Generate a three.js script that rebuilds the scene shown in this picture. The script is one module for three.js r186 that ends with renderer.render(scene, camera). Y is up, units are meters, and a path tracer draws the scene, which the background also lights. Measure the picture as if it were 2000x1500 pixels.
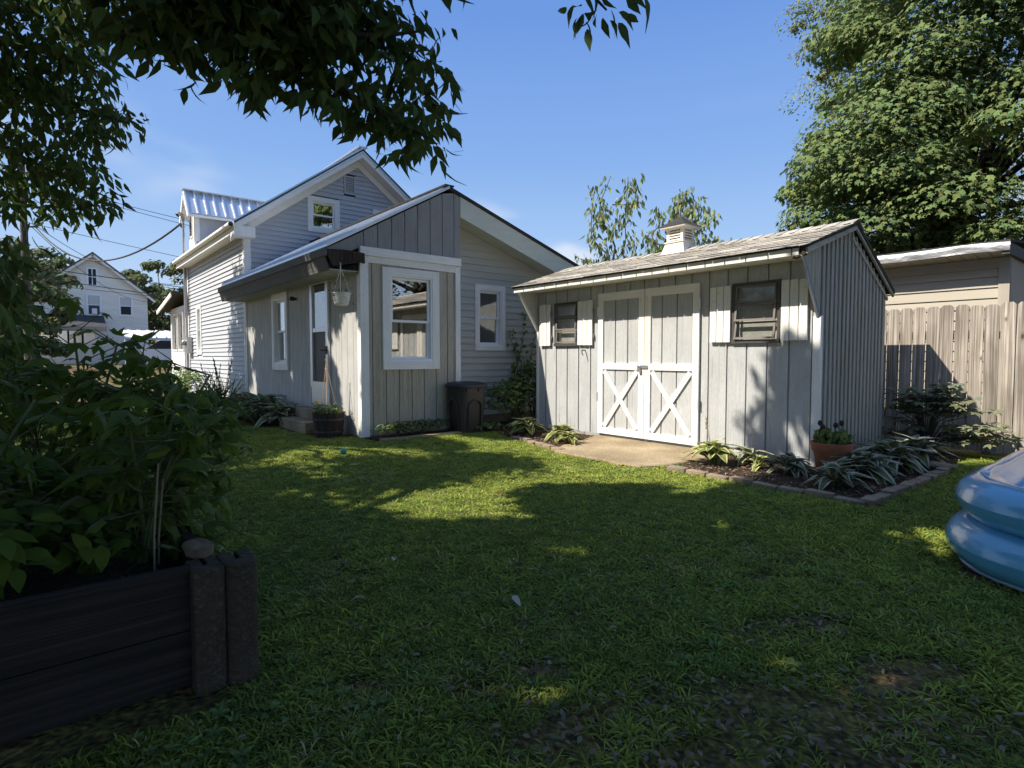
import * as THREE from 'three';
import { mergeGeometries as mergeRaw } from 'three/addons/utils/BufferGeometryUtils.js';
import { RoundedBoxGeometry } from 'three/addons/geometries/RoundedBoxGeometry.js';

// ---------------------------------------------------------------- camera, sky, sun, exposure
const F = 1130, CX = 1000, CY = 750, EYE = 1.1;
const PITCH = Math.atan(53 / F), YAW = 0.885364;
const scene = new THREE.Scene();
const camera = new THREE.PerspectiveCamera(2 * Math.atan(750 / F) * 180 / Math.PI, 4 / 3, 0.05, 500);
camera.position.set(0, EYE, 0);
camera.rotation.order = 'YXZ';
camera.rotation.set(-PITCH, YAW, 0);
camera.updateMatrixWorld(true);

const SUN = new THREE.Vector3(-0.40, 1.17, 1).normalize();
function hash2(x, y, s = 0) { let h = Math.imul(x | 0, 374761393) ^ Math.imul(y | 0, 668265263) ^ Math.imul(s + 11, 974634777); h = Math.imul(h ^ (h >>> 13), 1274126177); h ^= h >>> 16; return (h >>> 0) / 4294967296; }
function vnoise(x, y, s = 0, px = 0, py = 0) {
  const xi = Math.floor(x), yi = Math.floor(y), fx = x - xi, fy = y - yi, u = fx * fx * (3 - 2 * fx), v = fy * fy * (3 - 2 * fy);
  const m = (a, p) => p ? ((a % p) + p) % p : a;
  const a = hash2(m(xi, px), m(yi, py), s), b = hash2(m(xi + 1, px), m(yi, py), s), c = hash2(m(xi, px), m(yi + 1, py), s), d = hash2(m(xi + 1, px), m(yi + 1, py), s);
  return a + (b - a) * u + (c - a) * v + (a - b - c + d) * u * v;
}
const fbm = (x, y, s = 0, o = 4) => { let t = 0, a = 0.5, f = 1; for (let i = 0; i < o; i++) { t += a * vnoise(x * f, y * f, s + i); a *= 0.5; f *= 2; } return t; };
{
  const w = 1024, h = 512, d = new Float32Array(w * h * 4);
  const stops = [[0, .62, .77, .95], [6, .50, .68, .94], [11, .38, .585, .92], [18, .255, .455, .86], [30, .158, .325, .765], [50, .15, .315, .74], [90, .15, .315, .74]];
  for (let j = 0; j < h; j++) for (let i = 0; i < w; i++) {
    const el = ((j + .5) / h - .5) * Math.PI, az = ((i + .5) / w - .5) * 2 * Math.PI, e = Math.max(0, el * 180 / Math.PI);
    let k = 0; while (k < stops.length - 2 && e > stops[k + 1][0]) k++;
    const A = stops[k], B = stops[k + 1], t = Math.min(1, (e - A[0]) / (B[0] - A[0]));
    let c = [1, 2, 3].map(n => A[n] + (B[n] - A[n]) * t);
    const dir = [Math.cos(el) * Math.cos(az), Math.sin(el), Math.cos(el) * Math.sin(az)];
    const cs = dir[0] * SUN.x + dir[1] * SUN.y + dir[2] * SUN.z;
    const glow = 0.7 * Math.pow(Math.max(0, cs), 24) + 0.3 * Math.pow(Math.max(0, cs), 4);
    c = c.map((v, n) => v + glow * [1, .95, .85][n]);
    if (e > 0.5 && e < 24) {   // thin cirrus wisps, low in the sky all round
      const n = fbm(az * 9 + e * .12, e * .42, 5, 5), m = fbm(az * 3.1 + 2.5, e * .16, 9, 3);
      const q = Math.max(0, n - .49) * Math.max(0, m - .42) * 17 * Math.max(0, 1 - Math.abs(e - 10) / 13);
      c = c.map((v, n2) => v + Math.min(.55, q) * ([.95, .96, 1][n2] - v));
    }
    const o = (j * w + i) * 4; d[o] = c[0] / 1.6; d[o + 1] = c[1] / 1.6; d[o + 2] = c[2] / 1.6; d[o + 3] = 1;
  }
  const sky = new THREE.DataTexture(d, w, h, THREE.RGBAFormat, THREE.FloatType);
  sky.mapping = THREE.EquirectangularReflectionMapping; sky.magFilter = THREE.LinearFilter; sky.needsUpdate = true;
  scene.background = sky; scene.environment = sky;
}
const sun = new THREE.DirectionalLight(0xfff5e6, 5.0);
sun.position.set(-4, 0, -3).addScaledVector(SUN, 60); sun.target.position.set(-4, 0, -3);
sun.castShadow = true; sun.shadow.mapSize.set(4096, 4096);
Object.assign(sun.shadow.camera, { left: -30, right: 30, top: 30, bottom: -30, near: 1, far: 140 });
scene.add(sun, sun.target);
const renderer = new THREE.WebGLRenderer({ antialias: true });
renderer.toneMapping = THREE.LinearToneMapping; renderer.toneMappingExposure = 1.6;
renderer.shadowMap.enabled = true; renderer.setSize(1024, 768);

// ---------------------------------------------------------------- helpers
const mergeGeometries = list => mergeRaw(list.map(g => g.index ? g.toNonIndexed() : g));
let seed = 12345;
const rnd = () => { seed = (Math.imul(seed, 1664525) + 1013904223) >>> 0; return seed / 4294967296; };
const rr = (a, b) => a + (b - a) * rnd();
const reseed = s => { seed = s >>> 0; for (let i = 0; i < 5; i++) rnd(); };
const V = (x, y, z) => new THREE.Vector3(x, y, z);
const lin = (r, g, b) => new THREE.Color().setRGB(r, g, b);
function ray(px, py) { return V((px - CX) / F, -(py - CY) / F, -1).applyEuler(camera.rotation); }
const gnd = (px, py, h = 0) => { const r = ray(px, py), t = (h - EYE) / r.y; return V(r.x * t, h, r.z * t); };
const planeX = (px, py, X) => { const r = ray(px, py), t = X / r.x; return V(X, EYE + r.y * t, r.z * t); };
const planeZ = (px, py, Z) => { const r = ray(px, py), t = Z / r.z; return V(r.x * t, EYE + r.y * t, Z); };
const at = (px, py, dist) => ray(px, py).normalize().multiplyScalar(dist).add(camera.position);
const invCam = camera.matrixWorld.clone().invert();
function pixel(p) { const q = p.clone().applyMatrix4(invCam); return q.z > -0.02 ? null : [CX + F * q.x / -q.z, CY - F * q.y / -q.z, -q.z]; }

const taken = {};
function numbered(n) { taken[n] = (taken[n] ?? -1) + 1; return taken[n] ? `${n}_${String(taken[n]).padStart(3, '0')}` : n; }
function tag(o, label, category, group, kind) { if (label) o.userData.label = label; if (category) o.userData.category = category; if (group) o.userData.group = group; if (kind) o.userData.kind = kind; return o; }
function thing(name, label, category, base, group) { const o = new THREE.Group(); o.name = numbered(name); o.position.copy(base); scene.add(o); o.userData.base = undefined; delete o.userData.base; bases.set(o, base.clone()); return tag(o, label, category, group); }
const bases = new Map();
// part(): geometry is given in world coordinates and moved to the thing's own axes
function part(parent, name, geo, mat, label) {
  let root = parent; while (root.parent && root.parent !== scene) root = root.parent;
  const b = bases.get(root); if (b && !geo.userData.local) geo.translate(-b.x, -b.y, -b.z);
  const m = new THREE.Mesh(geo, mat); m.name = name; m.castShadow = m.receiveShadow = true; parent.add(m); if (label) m.userData.label = label; return m;
}
function put(parent, name, geo, mat, pos, quat, scale) {   // a shared geometry in the thing's own axes
  const m = new THREE.Mesh(geo, mat); m.name = name; m.castShadow = m.receiveShadow = true; m.position.copy(pos); if (quat) m.quaternion.copy(quat); if (scale !== undefined) { if (scale.isVector3) m.scale.copy(scale); else m.scale.setScalar(scale); } parent.add(m); return m;
}
function structure(name, geo, mat, label, category) { const m = new THREE.Mesh(geo, mat); m.name = numbered(name); m.castShadow = m.receiveShadow = true; scene.add(m); return tag(m, label, category, null, 'structure'); }

// eight corners (x0..x1, y0..y1, z0..z1 order: bit0 = x, bit1 = y, bit2 = z) -> flat-shaded block with uv in metres
const FACES = [[0, 4, 6, 2], [1, 3, 7, 5], [0, 1, 5, 4], [2, 6, 7, 3], [0, 2, 3, 1], [4, 5, 7, 6]];
function hex8(c, along = 'y', off = null) {
  const p = [], n = [], u = [], o = off ?? [rnd() * 3, rnd() * 3];
  for (const f of FACES) {
    const q = f.map(k => c[k]), e1 = q[1].clone().sub(q[0]), e2 = q[2].clone().sub(q[0]), e3 = q[3].clone().sub(q[0]);
    const nn = e1.clone().cross(e2); if (nn.lengthSq() < 1e-12) nn.copy(e2.clone().cross(e3)); nn.normalize();
    const ax = Math.abs(nn.x), ay = Math.abs(nn.y), az = Math.abs(nn.z);
    const uv = v => { let a = ax > ay && ax > az ? [v.z, v.y] : ay > az ? [v.x, v.z] : [v.x, v.y]; if (along === 'h' && !(ay > ax && ay > az)) a = [a[1], a[0]]; if (along === 'x' && ay > ax && ay > az) a = [a[1], a[0]]; return [a[0] + o[0], a[1] + o[1]]; };
    for (const k of [0, 1, 2, 0, 2, 3]) { p.push(q[k].x, q[k].y, q[k].z); n.push(nn.x, nn.y, nn.z); u.push(...uv(q[k])); }
  }
  const g = new THREE.BufferGeometry();
  g.setAttribute('position', new THREE.Float32BufferAttribute(p, 3)); g.setAttribute('normal', new THREE.Float32BufferAttribute(n, 3)); g.setAttribute('uv', new THREE.Float32BufferAttribute(u, 2));
  return g;
}
function box(x0, x1, y0, y1, z0, z1, along, off) {
  const X = [Math.min(x0, x1), Math.max(x0, x1)], Y = [Math.min(y0, y1), Math.max(y0, y1)], Z = [Math.min(z0, z1), Math.max(z0, z1)];
  return hex8([0, 1, 2, 3, 4, 5, 6, 7].map(k => V(X[k & 1], Y[k >> 1 & 1], Z[k >> 2 & 1])), along, off);
}
// bar between two points with rectangular section w (across, horizontal-ish) and h
function bar(a, b, w, h, up = V(0, 1, 0), along) {
  const d = b.clone().sub(a).normalize(), s = new THREE.Vector3().crossVectors(d, up).normalize(), t = new THREE.Vector3().crossVectors(s, d).normalize();
  const P = (q, i, j) => q.clone().addScaledVector(s, i * w / 2).addScaledVector(t, j * h / 2);
  const c = [P(a, -1, -1), P(a, 1, -1), P(a, -1, 1), P(a, 1, 1), P(b, -1, -1), P(b, 1, -1), P(b, -1, 1), P(b, 1, 1)];
  const g = hex8(c, along);
  // make sure faces look outwards
  const m = c.reduce((x, y) => x.add(y), V(0, 0, 0)).multiplyScalar(1 / 8); return outward(g, m);
}
function outward(g, m) {
  const p = g.attributes.position, n = g.attributes.normal, uv = g.attributes.uv;
  for (let i = 0; i < p.count; i += 3) {
    const c = V((p.getX(i) + p.getX(i + 1) + p.getX(i + 2)) / 3 - m.x, (p.getY(i) + p.getY(i + 1) + p.getY(i + 2)) / 3 - m.y, (p.getZ(i) + p.getZ(i + 1) + p.getZ(i + 2)) / 3 - m.z);
    if (c.x * n.getX(i) + c.y * n.getY(i) + c.z * n.getZ(i) < 0) {
      for (let k = 0; k < 3; k++) n.setXYZ(i + k, -n.getX(i + k), -n.getY(i + k), -n.getZ(i + k));
      const a = [p.getX(i + 1), p.getY(i + 1), p.getZ(i + 1)], b = [uv.getX(i + 1), uv.getY(i + 1)];
      p.setXYZ(i + 1, p.getX(i + 2), p.getY(i + 2), p.getZ(i + 2)); p.setXYZ(i + 2, ...a); uv.setXY(i + 1, uv.getX(i + 2), uv.getY(i + 2)); uv.setXY(i + 2, ...b);
    }
  }
  return g;
}
// tapered round limb through points
function limb(pts, r0, r1, sides = 7) {
  const p = [], n = [], uvs = [], idx = [], N = pts.length; let len = 0, prev = null;
  for (let i = 0; i < N; i++) {
    const d = pts[Math.min(N - 1, i + 1)].clone().sub(pts[Math.max(0, i - 1)]).normalize();
    let s = new THREE.Vector3().crossVectors(d, Math.abs(d.y) > .9 ? V(1, 0, 0) : V(0, 1, 0)).normalize(); if (prev) s = prev.clone().addScaledVector(d, -prev.dot(d)).normalize(); prev = s;
    const t = new THREE.Vector3().crossVectors(d, s), r = r0 + (r1 - r0) * i / (N - 1); if (i) len += pts[i].distanceTo(pts[i - 1]);
    for (let k = 0; k <= sides; k++) { const a = k / sides * Math.PI * 2, x = s.clone().multiplyScalar(Math.cos(a)).addScaledVector(t, Math.sin(a)); p.push(pts[i].x + x.x * r, pts[i].y + x.y * r, pts[i].z + x.z * r); n.push(x.x, x.y, x.z); uvs.push(k / sides * 2 * Math.PI * r0, len); }
  }
  for (let i = 0; i < N - 1; i++) for (let k = 0; k < sides; k++) { const a = i * (sides + 1) + k, b = a + sides + 1; idx.push(a, a + 1, b, b, a + 1, b + 1); }
  const g = new THREE.BufferGeometry(); g.setIndex(idx);
  g.setAttribute('position', new THREE.Float32BufferAttribute(p, 3)); g.setAttribute('normal', new THREE.Float32BufferAttribute(n, 3)); g.setAttribute('uv', new THREE.Float32BufferAttribute(uvs, 2)); return g;
}
function curve(pts, n = 8) { return new THREE.CatmullRomCurve3(pts).getPoints(n); }
function lathe(profile, x, y, z, seg = 28) { const g = new THREE.LatheGeometry(profile.map(([r, h]) => new THREE.Vector2(r, h)), seg); g.translate(x, y, z); return g; }
function polyPrism(pts, depth, place) {   // pts [u,v] extruded along w; place maps (u,v,w) -> world
  const s = new THREE.Shape(pts.map(q => new THREE.Vector2(...q))), g = new THREE.ExtrudeGeometry(s, { depth, bevelEnabled: false });
  const p = g.attributes.position; for (let i = 0; i < p.count; i++) { const q = place(p.getX(i), p.getY(i), p.getZ(i)); p.setXYZ(i, ...q); }
  g.computeVertexNormals(); g.computeBoundingBox();
  const uv = g.attributes.uv, n = g.attributes.normal;
  for (let i = 0; i < p.count; i++) { const ax = Math.abs(n.getX(i)), ay = Math.abs(n.getY(i)), az = Math.abs(n.getZ(i)); const a = ax > ay && ax > az ? [p.getZ(i), p.getY(i)] : ay > az ? [p.getX(i), p.getZ(i)] : [p.getX(i), p.getY(i)]; uv.setXY(i, ...a); }
  const c = g.boundingBox.getCenter(V(0, 0, 0)); return pts.length <= 4 ? outward(g, c) : g;
}

// ---------------------------------------------------------------- textures and materials
function tex(w, h, fn, srgb, metres) {
  const d = new Uint8Array(w * h * 4);
  for (let j = 0; j < h; j++) for (let i = 0; i < w; i++) { const c = fn(i / w, j / h), o = (j * w + i) * 4; if (typeof c === 'number') d[o] = d[o + 1] = d[o + 2] = Math.max(0, Math.min(255, c * 255)); else for (let k = 0; k < 3; k++) d[o + k] = Math.max(0, Math.min(255, c[k] * 255)); d[o + 3] = 255; }
  const t = new THREE.DataTexture(d, w, h); t.wrapS = t.wrapT = THREE.RepeatWrapping; t.magFilter = THREE.LinearFilter; t.minFilter = THREE.LinearMipmapLinearFilter; t.generateMipmaps = true; if (srgb) t.colorSpace = THREE.SRGBColorSpace; t.repeat.set(1 / metres[0], 1 / metres[1]); t.needsUpdate = true; return t;
}
const N = (u, v, fx, fy, s) => vnoise(u * fx, v * fy, s, fx, fy);
const ground2 = (u, v, f, s) => .5 * N(u, v, f, f, s) + .27 * N(u, v, f * 2, f * 2, s + 1) + .15 * N(u, v, f * 4, f * 4, s + 2) + .08 * N(u, v, f * 8, f * 8, s + 3);
const T = {
  // rough sawn plywood: fine vertical grain, blotches of wear
  saw: tex(512, 512, (u, v) => .92 + .05 * (N(u, v, 120, 6, 1) - .5) + .12 * (ground2(u, v, 5, 3) - .5) + .07 * (N(u, v, 240, 60, 4) - .5) - .16 * Math.max(0, N(u, v, 40, 3, 6) - .82) * 3 - .3 * Math.max(0, N(u, v, 9, 3, 7) - .8), true, [1.1, 1.5]),
  stain: tex(512, 512, (u, v) => { const s = N(u, v, 46, 3, 201) * .5 + N(u, v, 120, 7, 202) * .3 + ground2(u, v, 4, 203) * .4, k = .88 - .34 * Math.max(0, s - .56) - .1 * (N(u, v, 220, 30, 204) - .5); return [k + .02, k, k - .05 - .1 * Math.max(0, s - .5)]; }, true, [1.3, 2.1]),
  sawBump: tex(512, 512, (u, v) => .5 * N(u, v, 150, 7, 1) + .3 * N(u, v, 256, 24, 4) + .2 * N(u, v, 60, 60, 8), false, [1.1, 1.5]),
  // weathered bare wood with strong grain and knots
  wood: tex(512, 512, (u, v) => { const w = u + .015 * N(u, v, 5, 3, 40); const g = N(w, v, 64, 3, 21) * .5 + N(w, v, 150, 5, 22) * .3 + N(w, v, 256, 12, 23) * .2, b = ground2(u, v, 4, 25); let k = .62 + .55 * (g - .5) + .3 * (b - .5); for (const [a, c, r] of [[.2, .3, .02], [.66, .75, .026], [.85, .15, .015]]) { const dx = (u - a) / r, dy = (v - c) / (r * .8), q = dx * dx + dy * dy; if (q < 6) k -= .3 * Math.exp(-q) + .1 * Math.sin(q * 5) * Math.exp(-q * .4); } return [k + .025, k, k - .03]; }, true, [.62, 1.9]),
  woodBump: tex(512, 512, (u, v) => { const w = u + .015 * N(u, v, 5, 3, 40); return N(w, v, 64, 3, 21) * .5 + N(w, v, 150, 5, 22) * .3 + N(w, v, 256, 12, 23) * .2; }, false, [.62, 1.9]),
  // old paint: faint brush lines and specks of dirt
  paint: tex(512, 512, (u, v) => .965 + .07 * (ground2(u, v, 6, 50) - .5) + .05 * (N(u, v, 100, 8, 52) - .5) - .35 * Math.max(0, N(u, v, 70, 40, 54) - .86) * 2, true, [1.3, 1.7]),
  siding: tex(256, 512, (u, v) => .955 + .08 * (ground2(u, v, 4, 60) - .5) + .04 * (N(u, v, 100, 4, 62) - .5), true, [.9, 3.1]),
  grit: tex(512, 512, (u, v) => { const g = N(u, v, 256, 256, 70), b = ground2(u, v, 7, 72); return .80 + .42 * (g - .5) + .3 * (b - .5); }, true, [.9, .9]),
  gritBump: tex(512, 512, (u, v) => N(u, v, 256, 256, 70) * .6 + N(u, v, 120, 120, 71) * .4, false, [.9, .9]),
  concrete: tex(512, 512, (u, v) => { const b = ground2(u, v, 4, 80), s = N(u, v, 200, 200, 82); let k = .74 + .35 * (b - .5) + .2 * (s - .5); if (s > .8) k += .1; return [k + .05, k, k - .09]; }, true, [1.4, 1.4]),
  soil: tex(512, 512, (u, v) => { const b = ground2(u, v, 6, 90), s = N(u, v, 180, 180, 92), q = N(u, v, 90, 90, 93); const k = .30 + .35 * (b - .5) + .32 * (s - .5) + .2 * (q - .5); return [k * 1.08, k * .96, k * .74]; }, true, [1.3, 1.3]),
  lawn: tex(1024, 1024, (u, v) => { const b = ground2(u, v, 9, 100), s = N(u, v, 340, 340, 102), q = N(u, v, 170, 170, 103), g = ground2(u, v, 5, 105); const k = .36 + .3 * (b - .5) + .34 * (s - .5) + .2 * (q - .5), m = Math.max(0, Math.min(1, (g - .36) * 5)); return [k * (1.16 - .2 * m), k * .93, k * (.64 - .16 * m)]; }, true, [4.2, 4.2]),
  lawnBump: tex(512, 512, (u, v) => .6 * N(u, v, 180, 180, 110) + .4 * N(u, v, 70, 70, 111), false, [2.1, 2.1]),
  bark: tex(256, 512, (u, v) => { const k = .42 + .5 * (N(u, v, 24, 7, 120) - .5) + .3 * (N(u, v, 70, 30, 121) - .5); return [k * 1.05, k, k * .9]; }, true, [.7, 1.2]),
  dent: tex(512, 256, (u, v) => .6 * ground2(u, v, 6, 130) + .4 * N(u, v, 9, 3, 132), false, [1.5, .7]),
  ripple: tex(512, 512, (u, v) => .5 + .25 * Math.sin((u * 7 + .6 * ground2(u, v, 3, 140)) * 6.283) * ground2(u, v, 3, 141) + .35 * ground2(u, v, 5, 143), false, [2.2, 2.2]),
  clay: tex(256, 256, (u, v) => { const b = ground2(u, v, 4, 150), s = N(u, v, 120, 120, 151); const k = .85 + .3 * (b - .5) + .1 * (s - .5); const w = Math.max(0, N(u, v, 6, 9, 153) - .62) * 1.2; return [k + w * .2, k + w * .5, k + w * .6]; }, true, [.5, .5]),
  smear: tex(512, 512, (u, v) => .85 + .22 * (ground2(u, v, 3, 160) - .5) + .1 * (N(u, v, 60, 30, 161) - .5), true, [.6, .5]),
};
const std = (c, o = {}) => new THREE.MeshStandardMaterial({ color: c, roughness: .85, ...o });
const phys = (c, o = {}) => new THREE.MeshPhysicalMaterial({ color: c, roughness: .85, ...o });
const M = {
  shedPanel: std(lin(.53, .545, .545), { map: T.saw, bumpMap: T.sawBump, bumpScale: .004, roughness: .9 }),
  shedSide: std(lin(.53, .53, .51), { map: T.stain, bumpMap: T.sawBump, bumpScale: .006, roughness: .95 }),
  shedBack: std(lin(.42, .42, .41)),
  trim: std(lin(.86, .85, .80), { map: T.paint, bumpMap: T.sawBump, bumpScale: .001, roughness: .7 }),
  trimOld: std(lin(.78, .74, .66), { map: T.paint, bumpMap: T.sawBump, bumpScale: .002, roughness: .85 }),
  trimWarm: std(lin(.86, .78, .62), { map: T.paint, roughness: .75 }),
  porchPanel: std(lin(.56, .535, .485), { map: T.stain, bumpMap: T.sawBump, bumpScale: .004, roughness: .92 }),
  porchDoorWall: std(lin(.52, .52, .50), { map: T.saw, bumpMap: T.sawBump, bumpScale: .004, roughness: .92 }),
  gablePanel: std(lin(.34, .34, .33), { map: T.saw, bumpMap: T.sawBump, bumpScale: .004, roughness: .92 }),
  groove: std(lin(.34, .335, .32)),
  sidingMain: std(lin(.50, .52, .55), { map: T.siding, roughness: .6 }),
  sidingWing: std(lin(.50, .505, .465), { map: T.siding, roughness: .7 }),
  white: std(lin(.86, .85, .81), { map: T.paint, roughness: .6 }),
  vinyl: std(lin(.85, .86, .86), { roughness: .45 }),
  rakeGreen: std(lin(.62, .66, .58), { map: T.paint, roughness: .6 }),
  fasciaDark: std(lin(.15, .15, .147), { map: T.saw, bumpMap: T.sawBump, bumpScale: .004 }),
  rotten: std(lin(.13, .10, .08), { map: T.wood, bumpMap: T.woodBump, bumpScale: .008, roughness: .95 }),
  metalRoof: std(lin(.62, .66, .70), { metalness: .75, roughness: .34 }),
  galv: std(lin(.33, .335, .345), { metalness: .6, roughness: .45, bumpMap: T.dent, bumpScale: .03 }),
  alu: std(lin(.72, .73, .74), { metalness: .6, roughness: .4 }),
  bronze: std(lin(.11, .10, .092), { roughness: .55, metalness: .2, map: T.smear }),
  brownFrame: std(lin(.24, .215, .19), { roughness: .6, map: T.smear }),
  curtain: std(lin(.74, .72, .66), { map: T.smear, roughness: .8 }),
  dark: std(lin(.025, .025, .027), { roughness: .8 }),
  room: std(lin(.10, .095, .09), { roughness: .9 }),
  blind: std(lin(.6, .59, .56), { roughness: .8 }),
  glass: phys(lin(1, 1, 1), { transmission: 1, thickness: 0, roughness: 0, ior: 2.2 }),
  glassSoft: phys(lin(.92, .93, .92), { transmission: 1, thickness: 0, roughness: .06, ior: 1.9 }),
  shingleA: std(lin(.62, .58, .50), { map: T.grit, bumpMap: T.gritBump, bumpScale: .004, roughness: .95 }),
  shingleB: std(lin(.52, .49, .42), { map: T.grit, bumpMap: T.gritBump, bumpScale: .004, roughness: .95 }),
  shingleC: std(lin(.70, .66, .57), { map: T.grit, bumpMap: T.gritBump, bumpScale: .004, roughness: .95 }),
  shingleDark: std(lin(.055, .052, .05), { map: T.grit, roughness: .95 }),
  steel: std(lin(.45, .45, .45), { metalness: .8, roughness: .4 }),
  iron: std(lin(.05, .05, .05), { metalness: .3, roughness: .6 }),
  picketA: std(lin(.86, .82, .75), { map: T.wood, bumpMap: T.woodBump, bumpScale: .004, roughness: .9 }),
  picketB: std(lin(.77, .735, .68), { map: T.wood, bumpMap: T.woodBump, bumpScale: .004, roughness: .9 }),
  picketC: std(lin(.90, .86, .79), { map: T.wood, bumpMap: T.woodBump, bumpScale: .004, roughness: .9 }),
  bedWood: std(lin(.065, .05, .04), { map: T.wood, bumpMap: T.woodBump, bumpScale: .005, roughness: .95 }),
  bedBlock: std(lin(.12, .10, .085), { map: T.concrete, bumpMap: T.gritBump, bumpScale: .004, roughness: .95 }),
  cream: std(lin(.46, .42, .335), { map: T.siding, roughness: .6 }),
  creamTrim: std(lin(.45, .405, .335), { map: T.siding, roughness: .6 }),
  concrete: std(lin(.50, .45, .36), { map: T.concrete, bumpMap: T.gritBump, bumpScale: .004, roughness: .95 }),
  concreteGrey: std(lin(.42, .39, .35), { map: T.concrete, bumpMap: T.gritBump, bumpScale: .004, roughness: .95 }),
  paver: [lin(.36, .32, .28), lin(.31, .29, .27), lin(.40, .34, .29)].map(c => std(c, { map: T.concrete, bumpMap: T.gritBump, bumpScale: .003, roughness: .95 })),
  soil: std(lin(.40, .33, .26), { map: T.soil, bumpMap: T.gritBump, bumpScale: .02, roughness: 1 }),
  mulch: std(lin(.42, .31, .22), { map: T.soil, bumpMap: T.gritBump, bumpScale: .02, roughness: 1 }),
  lawn: std(lin(.85, .76, .58), { map: T.lawn, bumpMap: T.lawnBump, bumpScale: .02, roughness: 1 }),
  asphalt: std(lin(.04, .04, .04), { map: T.grit, roughness: .95 }),
  bark: std(lin(.24, .2, .165), { map: T.bark, roughness: .95 }),
  twig: std(lin(.07, .055, .04), { roughness: .9 }),
  stemGreen: std(lin(.10, .13, .045), { roughness: .7 }),
  stemTan: std(lin(.22, .185, .11), { roughness: .8 }),
  bamboo: std(lin(.50, .34, .20), { roughness: .7 }),
  binPlastic: std(lin(.02, .019, .022), { roughness: .5 }),
  binBrown: std(lin(.03, .026, .024), { roughness: .5 }),
  clay: std(lin(.42, .155, .075), { map: T.clay, roughness: .85 }),
  barrel: std(lin(.085, .062, .05), { map: T.wood, bumpMap: T.woodBump, bumpScale: .004, roughness: .85 }),
  basket: std(lin(.78, .76, .70), { roughness: .5 }),
  rope: std(lin(.62, .58, .5), { roughness: .8 }),
  ball: std(lin(.03, .33, .22), { roughness: .4 }),
  petal: std(lin(.85, .55, .03), { roughness: .7 }),
  rock: std(lin(.50, .44, .38), { map: T.concrete, bumpMap: T.gritBump, bumpScale: .008, roughness: .95 }),
  pool: phys(lin(.12, .42, .64), { roughness: .3, clearcoat: 1, clearcoatRoughness: .12, bumpMap: T.dent, bumpScale: .003 }),
  poolRim: phys(lin(.30, .42, .55), { roughness: .35 }),
  liner: std(lin(.05, .25, .48), { roughness: .4 }),
  water: phys(lin(.75, .9, .98), { transmission: 1, thickness: 0, roughness: 0, ior: 1.5, bumpMap: T.ripple, bumpScale: .02 }),
  wire: std(lin(.03, .03, .03), { roughness: .7 }),
  pole: std(lin(.42, .36, .29), { map: T.bark, roughness: .9 }),
  houseWhite: std(lin(.95, .91, .80), { map: T.siding, roughness: .7 }),
  roofGrey: std(lin(.08, .08, .083), { map: T.grit, roughness: .9 }),
  roofBrown: std(lin(.18, .165, .14), { map: T.grit, roughness: .9 }),
  carPaint: phys(lin(.72, .73, .74), { roughness: .3, clearcoat: 1, clearcoatRoughness: .05 }),
  rubber: std(lin(.02, .02, .02), { roughness: .8 }),
  label: std(lin(.6, .6, .58), { roughness: .6 }),
};
const leafMat = (r, g, b, tr = .3) => phys(lin(r, g, b), { transmission: tr, thickness: 0, roughness: .95, ior: 1.4, specularIntensity: .3, side: THREE.DoubleSide });
const L = {
  elder: leafMat(.09, .14, .04, .28), maple: leafMat(.135, .185, .065, .2), locust: leafMat(.22, .26, .10, .3),
  sapling: leafMat(.25, .3, .13, .35), far: leafMat(.12, .14, .055, .2),
  veg: leafMat(.12, .19, .025, .42), veg2: leafMat(.15, .22, .03, .42), cover: leafMat(.13, .185, .05, .25), bush: leafMat(.19, .205, .115, .25), lit: leafMat(.13, .2, .05, .3), daylily: leafMat(.07, .12, .035, .25),
  grass: phys(lin(1, 1, 1), { transmission: .25, thickness: 0, roughness: .9, ior: 1.4, specularIntensity: .35, side: THREE.DoubleSide }),
  dead: leafMat(.30, .23, .14, .1), pale: leafMat(.55, .5, .42, .1),
};
L.hosta = phys(lin(1, 1, 1), { vertexColors: true, specularIntensity: .5, transmission: .22, thickness: 0, roughness: .8, ior: 1.4, side: THREE.DoubleSide });

// ---------------------------------------------------------------- ground
const rise = x => { const t = Math.max(0, Math.min(1, (-x - 21) / 16)); return .62 * t * t * (3 - 2 * t); };
{
  const g = new THREE.PlaneGeometry(260, 260, 130, 130); g.rotateX(-Math.PI / 2); g.translate(-30, 0, -20);
  const p = g.attributes.position, uv = g.attributes.uv;
  for (let i = 0; i < p.count; i++) { p.setY(i, rise(p.getX(i)) - .004); uv.setXY(i, p.getX(i), p.getZ(i)); }
  g.computeVertexNormals();
  structure('ground', g, M.lawn, 'lawn soil with thin grass spreading round the house and shed', 'ground');
  const road = new THREE.PlaneGeometry(6.5, 160, 1, 1); road.rotateX(-Math.PI / 2); road.translate(-43.5, .632, -10);
  structure('road', road, M.asphalt, 'grey asphalt street in front of the white gabled house', 'road');
}
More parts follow.
